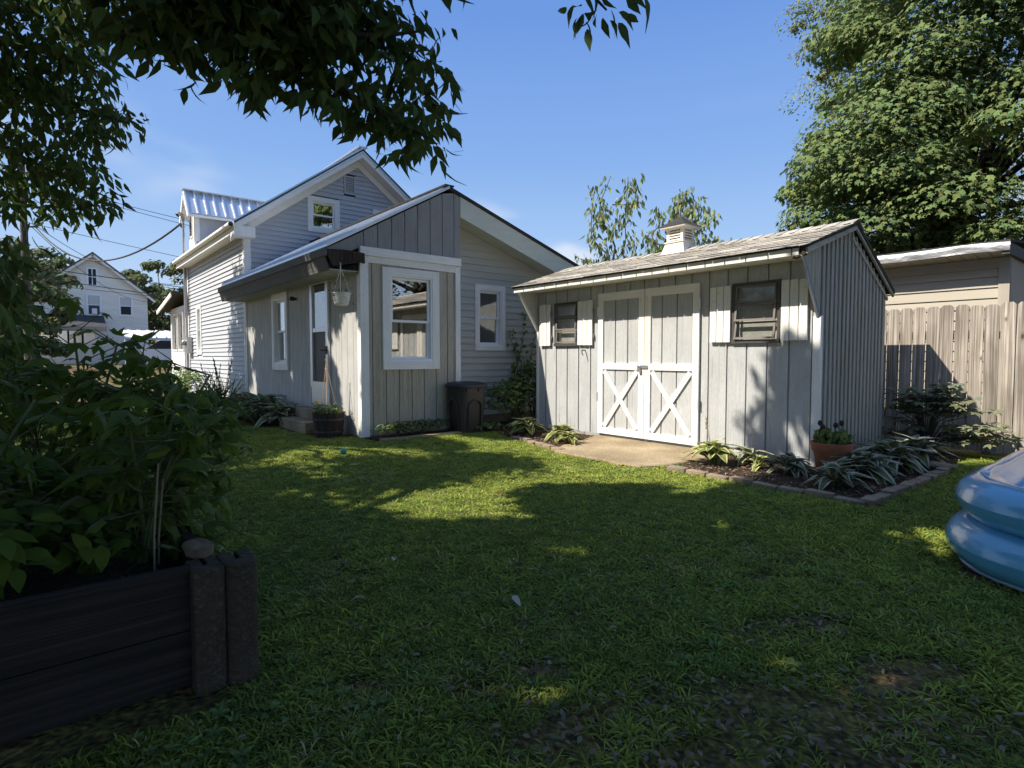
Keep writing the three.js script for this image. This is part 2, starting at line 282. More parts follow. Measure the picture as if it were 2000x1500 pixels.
// ---------------------------------------------------------------- wall builders
const put3 = (axis, plane) => axis === 'x' ? (u, v, w) => V(plane + w, v, u) : (u, v, w) => V(u, v, plane + w);
function wbox(axis, plane, u0, u1, v0, v1, w0, w1, along) { return axis === 'x' ? box(plane + w0, plane + w1, v0, v1, u0, u1, along) : box(u0, u1, v0, v1, plane + w0, plane + w1, along); }
function wallQuad(axis, plane, ua, ub, va, vb, ta, tb, w0, w1, along) {   // bottom v va..vb, top ta..tb at ua, ub; w0 back, w1 front
  const P = put3(axis, plane);
  return axis === 'x' ? hex8([P(ua, va, w0), P(ua, va, w1), P(ua, ta, w0), P(ua, ta, w1), P(ub, vb, w0), P(ub, vb, w1), P(ub, tb, w0), P(ub, tb, w1)], along)
    : hex8([P(ua, va, w0), P(ub, vb, w0), P(ua, ta, w0), P(ub, tb, w0), P(ua, va, w1), P(ub, vb, w1), P(ua, ta, w1), P(ub, tb, w1)], along);
}
function plankPieces(u0, u1, v0, top, openings) {
  const cuts = [u0, u1]; for (const o of openings) for (const c of [o[0], o[1]]) if (c > u0 + 1e-4 && c < u1 - 1e-4) cuts.push(c);
  cuts.sort((a, b) => a - b); const out = [];
  for (let i = 0; i < cuts.length - 1; i++) {
    const a = cuts[i], b = cuts[i + 1], m = (a + b) / 2, hit = openings.find(o => m > o[0] && m < o[1]);
    if (!hit) out.push([a, b, v0, top(a), top(b)]);
    else { if (hit[2] > v0 + .01) out.push([a, b, v0, hit[2], hit[2]]); if (top(m) > hit[3] + .01) out.push([a, b, hit[3], top(a), top(b)]); }
  }
  return out;
}
function plankWall(parent, name, axis, plane, u0, u1, v0, top, step, openings, mat, gap = .009, thick = .014, start = 0) {
  for (let a = u0 - start; a < u1 - .01; a += step) {
    const x0 = Math.max(u0, a + gap / 2), x1 = Math.min(u1, a + step - gap / 2); if (x1 - x0 < .012) continue;
    for (const [p, q, b, ta, tb] of plankPieces(x0, x1, v0, top, openings)) part(parent, name, wallQuad(axis, plane, p, q, b, b, ta, tb, -thick, 0, 'y'), mat);
  }
}
function sheathing(parent, axis, plane, u0, u1, v0, top, openings, mat = M.groove, w = -.016, extra = []) {
  const gs = [], cuts = [u0, ...extra, u1];
  for (let i = 0; i < cuts.length - 1; i++) for (const [p, q, b, ta, tb] of plankPieces(cuts[i], cuts[i + 1], v0, top, openings)) gs.push(wallQuad(axis, plane, p, q, b, b, ta, tb, w - .03, w, 'y'));
  return part(parent, 'sheathing', mergeGeometries(gs), mat);
}
function sidingWall(parent, axis, plane, course, y0, y1, lo, hi, openings, mat, proud = .028) {
  for (let y = y0; y < y1 - .01; y += course) {
    const t = Math.min(y1, y + course + .006), a0 = lo(y), b0 = hi(y), a1 = lo(t), b1 = hi(t); if (b0 - a0 < .05) continue;
    let segs = [[a0, b0, a1, b1]];
    for (const o of openings) if (y + course > o[2] + .03 && y < o[3] - .03) segs = segs.flatMap(([p, q, r, s]) => o[1] < p || o[0] > q ? [[p, q, r, s]] : [[p, o[0], r, o[0]], [o[1], q, o[1], s]]).filter(s => s[1] - s[0] > .02);
    for (const [p, q, r, s] of segs) {
      const P = put3(axis, plane), d = rr(-.002, .002);
      const c = axis === 'x' ? [P(p, y, -.02), P(p, y, proud + d), P(r, t, -.02), P(r, t, .003), P(q, y, -.02), P(q, y, proud + d), P(Math.max(s, r), t, -.02), P(Math.max(s, r), t, .003)]
        : [P(p, y, -.02), P(q, y, -.02), P(r, t, -.02), P(Math.max(s, r), t, -.02), P(p, y, proud + d), P(q, y, proud + d), P(r, t, .003), P(Math.max(s, r), t, .003)];
      part(parent, 'siding_board', hex8(c, 'h'), mat);
    }
  }
}
function frameGeo(axis, plane, u0, u1, v0, v1, wu, w0, w1, wb = wu, wt = wu) {   // rectangular ring round u0..u1, v0..v1
  return mergeGeometries([wbox(axis, plane, u0 - wu, u0, v0 - wb, v1 + wt, w0, w1, 'y'), wbox(axis, plane, u1, u1 + wu, v0 - wb, v1 + wt, w0, w1, 'y'), wbox(axis, plane, u0, u1, v1, v1 + wt, w0, w1 - .002, 'h'), wbox(axis, plane, u0, u1, v0 - wb, v0, w0, w1 - .002, 'h')]);
}
function windowUnit(parent, axis, plane, u0, u1, v0, v1, o = {}) {
  const { trim = .1, trimMat = M.white, sash = M.vinyl, split = .5, room = .9, proud = .03, blind = 0, glass = M.glass, bottom = trim, topTrim = trim, glassUp = true } = o;
  const win = part(parent, 'window', frameGeo(axis, plane, u0, u1, v0, v1, trim, -.03, proud, bottom, topTrim), trimMat, o.label);
  part(win, 'jamb', frameGeo(axis, plane, u0 + .022, u1 - .022, v0 + .022, v1 - .022, .022, -.09, proud - .012), sash);
  const a = u0 + .024, b = u1 - .024, c = v0 + .024, d = v1 - .024, m = c + (d - c) * split, s = .034;
  for (const [y0, y1, w] of split < .99 ? [[m - .018, d, -.02], [c, m + .018, -.045]] : [[c, d, -.03]]) {
    part(win, 'sash', frameGeo(axis, plane, a + s, b - s, y0 + s, y1 - s, s, w - .022, w), sash);
    part(win, 'pane', wbox(axis, plane, a + s - .004, b - s + .004, y0 + s - .004, y1 - s + .004, w - .011, w - .010), glass);
    part(win, 'pane', wbox(axis, plane, a + s - .004, b - s + .004, y0 + s - .004, y1 - s + .004, w - .018, w - .017), glass);
  }
  const r = -.1, e = .02;
  part(win, 'interior', mergeGeometries([wbox(axis, plane, u0 - .3, u1 + .3, v0 - .4, v1 + .2, r - room - e, r - room), wbox(axis, plane, u0 - .3, u0 - .3 + e, v0 - .4, v1 + .2, r - room, r), wbox(axis, plane, u1 + .3 - e, u1 + .3, v0 - .4, v1 + .2, r - room, r), wbox(axis, plane, u0 - .28, u1 + .28, v1 + .18, v1 + .2, r - room, r), wbox(axis, plane, u0 - .28, u1 + .28, v0 - .4, v0 - .38, r - room, r), ]), M.room);
  if (blind) part(win, 'blind', wbox(axis, plane, u0 + .02, u1 - .02, v1 - (v1 - v0) * blind, v1, -.16, -.15, 'h'), M.blind);
  return win;
}

// ---------------------------------------------------------------- the house: two-storey main block, rear wing with enclosed porch
const XP = -7.26, ZP = -3.34, XS = -7.66, XM = -12.71, ZR = -5.79;      // porch end, door wall, recessed siding wall, main gable wall, main ridge
const house = thing('house', 'grey two-storey gabled house with dormer, metal roof and weathered grey porch wing', 'house', V(-10, 0, -5));
reseed(101);
{
  const H = house;
  // --- main block, gable wall facing the yard
  const eY = 3.94, rY = 5.72, sl = (rY - eY) / (-ZP + .02 - 5.79) * -1;                // roof line
  const mSlope = (rY - eY) / (5.79 - 3.36);
  const gTop = z => rY - .14 - Math.abs(z - ZR) * mSlope;
  const winA = [-5.27, -4.72, 3.93, 4.53], winB = [-6.75, -6.25, 3.93, 4.47];
  sheathing(H, 'x', XM, ZR * 2 - ZP, ZP - .02, 0, gTop, [winA, winB], M.groove, -.024, [winA[0], ZR]);
  const zlo = y => Math.max(ZR * 2 - ZP, ZR - (rY - .14 - y) / mSlope), zhi = y => Math.min(ZP - .1, ZR + (rY - .14 - y) / mSlope);
  sidingWall(H, 'x', XM, .1, 2.25, 5.6, zlo, zhi, [winA.map((v, i) => v + (i % 2 ? .06 : -.06)), winB.map((v, i) => v + (i % 2 ? .06 : -.06)), [-5.74, -5.46, 4.8, 5.2]], M.sidingMain);
  windowUnit(H, 'x', XM, ...winA, { trim: .085, split: .5, blind: .0, room: .5 });
  windowUnit(H, 'x', XM, ...winB, { trim: .085, split: .5, room: .5 });
  const vent = part(H, 'gable_vent', frameGeo('x', XM, -5.7, -5.5, 4.83, 5.17, .035, -.02, .035), M.sidingMain);
  part(vent, 'vent_back', wbox('x', XM, -5.7, -5.5, 4.83, 5.17, -.02, -.012), M.sidingMain);
  for (let k = 0; k < 8; k++) { const y = 4.845 + k * .041; part(vent, 'louver', wallQuad('x', XM, -5.7, -5.5, y, y, y + .02, y + .02, -.01, .022, 'h'), M.sidingMain); }
  part(H, 'corner_board', mergeGeometries([wbox('x', XM, ZP - .1, ZP + .03, 2.1, eY - .02, -.02, .03, 'y'), wbox('z', ZP, XM - .1, XM - .022, 0, eY - .02, -.02, .03, 'y')]), M.white);
  // --- long wall towards the camera's left, in the sun
  const XL0 = -18.5, winC = [-17.35, -16.95, 1.25, 2.38];
  sheathing(H, 'z', ZP, XL0, XM, 0, () => eY, [winC], M.groove, -.024);
  sidingWall(H, 'z', ZP, .1, .12, 3.88, () => XL0 + .06, () => XM - .1, [winC.map((v, i) => v + (i % 2 ? .07 : -.07))], M.sidingMain);
  part(H, 'corner_board', wbox('z', ZP, XL0 - .03, XL0 + .06, 0, eY, -.02, .03, 'y'), M.white);
  windowUnit(H, 'z', ZP, ...winC, { trim: .09, room: .5, proud: .035 });
  part(H, 'foundation', mergeGeometries([wbox('z', ZP, XL0, XM - .1, -.05, .12, -.02, .012, 'h')]), M.concreteGrey);
  part(H, 'downspout', mergeGeometries([limb([V(-18.42, 3.75, ZP + .09), V(-18.42, .35, ZP + .09)], .035, .035, 8)]), M.sidingMain);
  part(H, 'rear_wall', mergeGeometries([box(XL0 - .05, XL0, 0, eY, ZR * 2 - ZP, ZP - .06), box(XL0, XM - .06, 0, eY, ZR * 2 - ZP - .05, ZR * 2 - ZP)]), M.sidingMain);
  // eave, soffit and roof of the main block
  const zE = -3.06, zB = ZR * 2 - zE, yE = rY - (zE - ZR) * mSlope;       // eave line on the roof plane
  const x0 = XL0 - .12, x1 = XM + .34;
  const roofSlab = (zr, ze, name) => { const t = .05; const c = zr > ze; const hi = rY + .06, lo = yE + .06; const A = [V(x0, hi - t, zr), V(x1, hi - t, zr), V(x0, hi, zr), V(x1, hi, zr), V(x0, lo - t, ze), V(x1, lo - t, ze), V(x0, lo, ze), V(x1, lo, ze)]; return outward(hex8(A), V((x0 + x1) / 2, (hi + lo) / 2 - t / 2, (zr + ze) / 2)); };
  const roof = part(H, 'roof', roofSlab(ZR, zE - .0), M.metalRoof);
  part(H, 'roof', roofSlab(ZR, zB), M.metalRoof);
  for (let x = x0 + .1; x < x1 - .05; x += .3) { part(roof, 'rib', bar(V(x, rY + .07, ZR), V(x, yE + .07, zE - .0), .035, .025, V(1, 0, 0)), M.metalRoof); part(roof, 'rib', bar(V(x + .15, rY + .064, ZR), V(x + .15, yE + .064, zE), .03, .012, V(1, 0, 0)), M.metalRoof); }
  part(roof, 'ridge_cap', bar(V(x0, rY + .09, ZR), V(x1 + .01, rY + .09, ZR), .22, .02), M.metalRoof);
  part(H, 'fascia', mergeGeometries([box(x0 + .02, x1 - .05, yE - .16, yE + .0, zE - .03, zE, 'h')]), M.white);
  part(H, 'soffit', box(x0 + .02, x1 - .05, yE - .15, yE - .135, zE - .03, ZP + .025), M.white);
  // rake boards (two-step, white) on the gable
  for (const s of [1, -1]) {
    const ze = s > 0 ? zE : zB, P = (z, d) => rY + .01 - Math.abs(z - ZR) * mSlope - d;
    const rake = (xa, xb, d0, d1) => outward(hex8([V(xa, P(ZR, d1), ZR), V(xb, P(ZR, d1), ZR), V(xa, P(ZR, d0), ZR), V(xb, P(ZR, d0), ZR), V(xa, P(ze, d1), ze), V(xb, P(ze, d1), ze), V(xa, P(ze, d0), ze), V(xb, P(ze, d0), ze)], 'h'), V((xa + xb) / 2, P((ZR + ze) / 2, (d0 + d1) / 2), (ZR + ze) / 2));
    part(H, 'rake_board', rake(x1 - .05, x1 - .02, .0, .14), M.white);
    part(H, 'rake_soffit', rake(XM + .024, x1 - .05, .115, .13), M.white);
    part(H, 'frieze_board', rake(XM + .022, XM + .045, .135, .30), M.white);
    part(H, 'gable_trim', rake(x1 - .02, x1, -.05, .03), M.metalRoof);
  }
  part(H, 'eave_return', mergeGeometries([box(XM + .02, x1 - .03, yE - .22, yE - .02, ZP - .12, zE + .002)]), M.white);
  // gutter line of the long eave with its rough shadow line of grit
  part(H, 'gutter', limb([V(x0, yE + .0, zE + .05), V(x1 - .06, yE + .0, zE + .05)], .05, .05, 10), M.white);
  // --- dormer near the street end
  const dx0 = -18.45, dx1 = -17.72, dz = -3.42, dw = 4.98, dr = 5.62, dm = (dx0 + dx1) / 2;
  const dorm = part(H, 'dormer', box(dx1 - .04, dx1, eY + .02, dw, dz, ZR + .4), M.sidingMain, 'small gabled dormer with ribbed metal roof');
  part(dorm, 'cheek', box(dx0, dx0 + .04, eY + .02, dw, dz, ZR + .4), M.sidingMain);
  part(dorm, 'front_wall', polyPrism([[dx0, eY + .1], [dx1, eY + .1], [dx1, dw], [dm, dr - .05], [dx0, dw]], .04, (u, v, w) => [u, v, dz + w]), M.houseWhite);
  part(dorm, 'corner_board', mergeGeometries([box(dx1 - .1, dx1 + .012, eY + .3, dw, dz + .04, dz + .06), box(dx1, dx1 + .014, eY + .3, dw, dz - .08, dz + .04)]), M.white);
  part(dorm, 'sash', frameGeo('z', dz + .04, dx0 + .22, dx1 - .2, 4.42, 5.02, .04, 0, .03), M.white);
  part(dorm, 'pane', wbox('z', dz + .04, dx0 + .22, dx1 - .2, 4.42, 5.02, .004, .006), M.dark);
  const dSlab = s => { const xe = s > 0 ? dx1 + .2 : dx0 - .2, ye = dw - .06, a = dz + .24, b = ZR; const A = [V(dm, dr, b), V(xe, ye, b), V(dm, dr + .03, b), V(xe, ye + .03, b), V(dm, dr, a), V(xe, ye, a), V(dm, dr + .03, a), V(xe, ye + .03, a)]; return outward(hex8(A), V((dm + xe) / 2, (dr + ye) / 2 + .015, (a + b) / 2)); };
  const droof = part(dorm, 'dormer_roof', dSlab(1), M.metalRoof); part(dorm, 'dormer_roof', dSlab(-1), M.metalRoof);
  for (let k = 0; k < 10; k++) { const z = dz + .22 - k * .235; part(dorm, 'rib', bar(V(dm + .03, dr + .03, z), V(dx1 + .2, dw - .02, z), .045, .035, V(0, 0, 1)), M.alu); }
  part(dorm, 'ridge_cap', bar(V(dm, dr + .045, dz + .26), V(dm, dr + .045, ZR), .2, .025), M.alu);
  part(dorm, 'rake_board', mergeGeometries([bar(V(dm, dr - .05, dz + .23), V(dx1 + .2, dw - .12, dz + .23), .025, .11, V(0, 1, 0)), bar(V(dm, dr - .05, dz + .23), V(dx0 - .2, dw - .12, dz + .23), .025, .11, V(0, 1, 0))]), M.white);
  part(dorm, 'eave_trim', box(dx1 + .17, dx1 + .2, dw - .13, dw - .05, dz + .22, ZR + .6, 'h'), M.white);
  // --- service mast with weatherhead, meter box
  const mast = part(H, 'service_mast', limb([V(-18.3, 2.2, ZP + .13), V(-18.3, 4.9, ZP + .13)], .03, .03, 8), M.steel);
  part(mast, 'weatherhead', limb([V(-18.3, 4.88, ZP + .13), V(-18.3, 5.0, ZP + .14), V(-18.26, 5.04, ZP + .22), V(-18.24, 4.98, ZP + .28)], .05, .06, 8), M.steel);
  part(mast, 'insulator', limb([V(-18.36, 4.68, ZP + .1), V(-18.36, 4.78, ZP + .22)], .05, .04, 8), M.brownFrame);
  const meter = part(H, 'meter_box', box(-18.36, -18.02, 1.2, 1.65, ZP + .03, ZP + .16), M.steel); part(meter, 'meter_dial', lathe([[0, 0], [.08, 0], [.08, .07], [.05, .1], [0, .1]], 0, 0, 0).rotateX(Math.PI / 2).translate(-18.19, 1.5, ZP + .16), M.steel);
  // --- enclosed front porch at the street end
  const fp = part(H, 'front_porch', mergeGeometries([box(-20.6, -18.54, .3, 1.25, -5.4, -3.2), box(-20.6, -20.5, 1.25, 2.5, -5.4, -3.2), box(-20.5, -18.54, 2.42, 2.55, -5.4, -3.2)]), M.white, 'white glazed front porch with low sloping roof');
  part(fp, 'roof', outward(hex8([V(-21, 2.5, -5.6), V(-18.5, 2.86, -5.6), V(-21, 2.56, -5.6), V(-18.5, 2.92, -5.6), V(-21, 2.5, -2.9), V(-18.5, 2.86, -2.9), V(-21, 2.56, -2.9), V(-18.5, 2.92, -2.9)]), V(-19.75, 2.7, -4.2)), M.roofGrey);
  part(fp, 'fascia', bar(V(-21, 2.47, -2.9), V(-18.5, 2.83, -2.9), .03, .12), M.white);
  for (const [a, b] of [[-20.4, -19.6], [-19.45, -18.65]]) { part(fp, 'sash', frameGeo('z', -3.2, a + .05, b - .05, 1.32, 2.36, .05, -.04, .01), M.white); part(fp, 'pane', wbox('z', -3.2, a + .05, b - .05, 1.32, 2.36, -.03, -.028), M.glass); }
  // --- rear wing: porch end wall with window, facing the shed
  const pkZ = -4.74, pkY = 3.57, lSl = .57, rSl = .325, zEnd = -4.91;
  const roofY = z => z > pkZ ? pkY - (z - pkZ) * lSl : pkY - (pkZ - z) * rSl;
  const winP = [-4.43, -3.76, 1.045, 2.225];
  sheathing(H, 'x', XP, zEnd, ZP - .03, 0, z => roofY(z) - .1, [winP], M.groove, -.016, [pkZ]);
  plankWall(H, 'wall_plank', 'x', XP, zEnd + .08, ZP - .1, .04, () => 2.36, .2, [winP], M.porchPanel, .014, .014, .07);
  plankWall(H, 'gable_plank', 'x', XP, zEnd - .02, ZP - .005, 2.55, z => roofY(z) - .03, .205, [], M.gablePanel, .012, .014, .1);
  windowUnit(H, 'x', XP, ...winP, { trim: .115, trimMat: M.white, split: .47, proud: .034, room: 1.2, bottom: .12, topTrim: .1 });
  part(H, 'corner_post', mergeGeometries([wbox('x', XP, ZP - .1, ZP + .018, .02, 2.44, -.02, .026, 'y'), wbox('z', ZP, XP - .075, XP - .02, .02, 2.40, -.01, .02, 'y')]), M.white);
  part(H, 'end_post', wbox('x', XP, zEnd - .01, zEnd + .075, .02, 2.44, -.02, .024, 'y'), M.white);
  part(H, 'band_board', wbox('x', XP, zEnd - .014, ZP + .02, 2.448, 2.56, -.01, .045, 'h'), M.white);
  part(H, 'band_board', outward(hex8([V(XP - .01, 2.345, zEnd + .075), V(XP + .022, 2.345, zEnd + .075), V(XP - .01, 2.446, zEnd + .075), V(XP + .022, 2.446, zEnd + .075), V(XP - .01, 2.36, ZP - .1), V(XP + .022, 2.36, ZP - .1), V(XP - .01, 2.446, ZP - .1), V(XP + .022, 2.446, ZP - .1)], 'h'), V(XP, 2.4, -4.1)), M.white);
  // recessed clapboard wall beyond the porch
  const winS = [-6.02, -5.55, 1.28, 2.2];
  const sTop = z => roofY(z) - .12, zEd = -7.7;
  sheathing(H, 'x', XS, zEd, zEnd, 0, sTop, [winS], M.groove, -.024);
  const zloS = y => Math.max(zEd, pkZ - (pkY - .12 - y) / rSl);
  sidingWall(H, 'x', XS, .106, .15, 3.4, zloS, () => zEnd + .03, [winS.map((v, i) => v + (i % 2 ? .06 : -.06))], M.sidingWing, .024);
  windowUnit(H, 'x', XS, ...winS, { trim: .075, split: .5, proud: .032, room: 1, blind: 0 });
  part(H, 'return_wall', box(XS, XP - .05, 0, 3.4, zEnd - .03, zEnd, 'y'), M.porchPanel);
  part(H, 'wing_side_wall', box(XM, XS - .06, 0, 2.55, zEd - .04, zEd, 'h'), M.sidingWing);
  part(H, 'foundation', mergeGeometries([box(XS - .02, XS + .012, -.05, .15, zEd, zEnd, 'h'), wbox('x', XP, zEnd, ZP, -.06, .04, -.03, -.002, 'h')]), M.concreteGrey);
  // right rake: deep pale fascia with soffit
  const zRe = -7.95, R = (z, d) => roofY(z) - d;
  const rk = (xa, xb, za, zb, d0, d1) => outward(hex8([V(xa, R(za, d1), za), V(xb, R(za, d1), za), V(xa, R(za, d0), za), V(xb, R(za, d0), za), V(xa, R(zb, d1), zb), V(xb, R(zb, d1), zb), V(xa, R(zb, d0), zb), V(xb, R(zb, d0), zb)], 'h'), V((xa + xb) / 2, R((za + zb) / 2, (d0 + d1) / 2), (za + zb) / 2));
  part(H, 'rake_board', rk(XP - .04, XP + .0, zEnd - .03, zRe, .02, .32), M.rakeGreen);
  part(H, 'rake_soffit', rk(XS + .02, XP - .04, zEnd - .03, zRe, .27, .285), M.rakeGreen);
  part(H, 'roof_edge', rk(XP - .05, XP + .015, pkZ, zRe - .02, -.035, .018), M.shingleDark);
  part(H, 'wing_roof', rk(XM + .03, XP - .05, pkZ, zRe - .02, -.03, .02), M.shingleDark);
  const wz = -2.87;
  const wroof = part(H, 'wing_roof', rk(XM + .03, XP + .022, wz, pkZ, -.03, .0), M.metalRoof);
  part(H, 'roof_edge', rk(XP + .022, XP + .028, wz, pkZ, -.036, .006), M.alu);
  for (let x = XM + .1; x < XP; x += .23) part(wroof, 'rib', bar(V(x, R(wz, -.038), wz), V(x, R(pkZ, -.038), pkZ), .03, .02, V(1, 0, 0)), M.metalRoof);
  part(wroof, 'ridge_cap', bar(V(XM, pkY + .04, pkZ), V(XP + .022, pkY + .04, pkZ), .16, .02), M.shingleDark);
  // eave fascia (dark, weathered), soffit, broken end box
  const fy = R(wz, .02);
  part(H, 'eave_board', outward(hex8([V(XM - .12, fy - .10, wz - .005), V(XP + .04, fy - .10, wz - .005), V(XM - .12, fy, wz - .005), V(XP + .04, fy, wz - .005), V(XM - .12, fy - .10, wz + .03), V(XP + .04, fy - .10, wz + .03), V(XM - .12, fy, wz + .04), V(XP + .04, fy, wz + .04)], 'h'), V(-10, fy - .05, wz)), M.fasciaDark);
  part(H, 'eave_board', outward(hex8([V(XM - .1, fy - .27, wz - .06), V(XP - .02, fy - .27, wz - .06), V(XM - .1, fy - .10, wz - .01), V(XP - .02, fy - .10, wz - .01), V(XM - .1, fy - .27, wz - .035), V(XP - .02, fy - .27, wz - .035), V(XM - .1, fy - .10, wz + .015), V(XP - .02, fy - .10, wz + .015)], 'h'), V(-10, fy - .18, wz - .02)), M.fasciaDark);
  part(H, 'soffit', box(XM - .1, XP - .02, fy - .262, fy - .248, ZP + .003, wz - .06), M.porchDoorWall);
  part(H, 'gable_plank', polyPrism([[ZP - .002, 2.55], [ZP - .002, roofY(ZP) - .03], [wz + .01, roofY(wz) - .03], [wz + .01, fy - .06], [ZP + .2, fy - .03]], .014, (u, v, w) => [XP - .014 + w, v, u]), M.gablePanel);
  part(H, 'eave_end', polyPrism([[ZP - .05, fy - .03], [ZP + .06, fy - .15], [wz - .08, fy - .22], [wz - .03, fy - .12], [wz + .01, fy - .015], [wz - .22, fy + .0], [ZP + .1, fy + .0]], .03, (u, v, w) => [XP + .012 + w, v, u]), M.rotten);
  part(H, 'eave_end_block', outward(hex8([V(XP - .3, fy - .14, ZP + .04), V(XP + .06, fy - .15, ZP - .04), V(XP - .3, fy - .01, ZP + .05), V(XP + .07, fy - .02, ZP - .03), V(XP - .3, fy - .13, ZP + .2), V(XP + .05, fy - .12, ZP + .12), V(XP - .3, fy, ZP + .2), V(XP + .05, fy + .0, ZP + .13)], 'h'), V(XP - .1, fy - .07, ZP + .08)), M.rotten);
  // --- door wall with window and storm door
  const winD = [-10.86, -10.24, .98, 2.12], door = [-9.06, -8.34, .36, 2.3];
  sheathing(H, 'z', ZP, XM, XP - .03, 0, () => 2.5, [winD, door]);
  plankWall(H, 'wall_plank', 'z', ZP, XM + .05, XP - .08, .03, () => 2.34, .2, [winD, door], M.porchDoorWall, .007, .014, .05);
  part(H, 'top_board', wbox('z', ZP, XM, XP - .02, 2.2, 2.34, 0, .02, 'h'), M.porchDoorWall);
  part(H, 'corner_board', wbox('z', ZP, XM - .022, XM + .05, .02, 2.3, 0, .022, 'y'), M.white);
  windowUnit(H, 'z', ZP, ...winD, { trim: .11, split: .5, proud: .035, room: .8 });
  const dr2 = part(H, 'storm_door', frameGeo('z', ZP, door[0] + .09, door[1] - .09, door[2] + .36, door[3] - .1, .09, -.02, .03, .09, .09), M.alu, 'aluminium storm door with two glass panes and a kick panel');
  part(dr2, 'kick_panel', wbox('z', ZP, door[0] + .01, door[1] - .01, door[2] + .01, door[2] + .268, -.01, .02), M.alu);
  part(dr2, 'cross_bar', wbox('z', ZP, door[0] + .09, door[1] - .09, 1.48, 1.54, -.012, .022), M.alu);
  part(dr2, 'pane', wbox('z', ZP, door[0] + .085, door[1] - .085, 1.53, door[3] - .095, .002, .005), M.glass);
  part(dr2, 'screen', wbox('z', ZP, door[0] + .085, door[1] - .085, door[2] + .355, 1.49, -.003, -.001), M.bronze);
  part(dr2, 'interior_door', wbox('z', ZP, door[0], door[1], door[2], door[3], -.09, -.06), M.room);
  part(dr2, 'handle', mergeGeometries([limb([V(-8.39, 1.2, ZP + .03), V(-8.39, 1.2, ZP + .08), V(-8.47, 1.2, ZP + .085)], .012, .01, 6), box(-8.42, -8.36, 1.14, 1.26, ZP + .03, ZP + .037)]), M.iron);
  part(H, 'door_casing', frameGeo('z', ZP, ...door, .05, -.02, .024, 0, .05), M.porchDoorWall);
  part(H, 'wall_lamp', mergeGeometries([lathe([[0, 0], [.04, 0], [.035, .06], [0, .07]], -9.75, 2.03, ZP + .07), box(-9.77, -9.73, 2.04, 2.08, ZP, ZP + .06)]), M.iron);
}

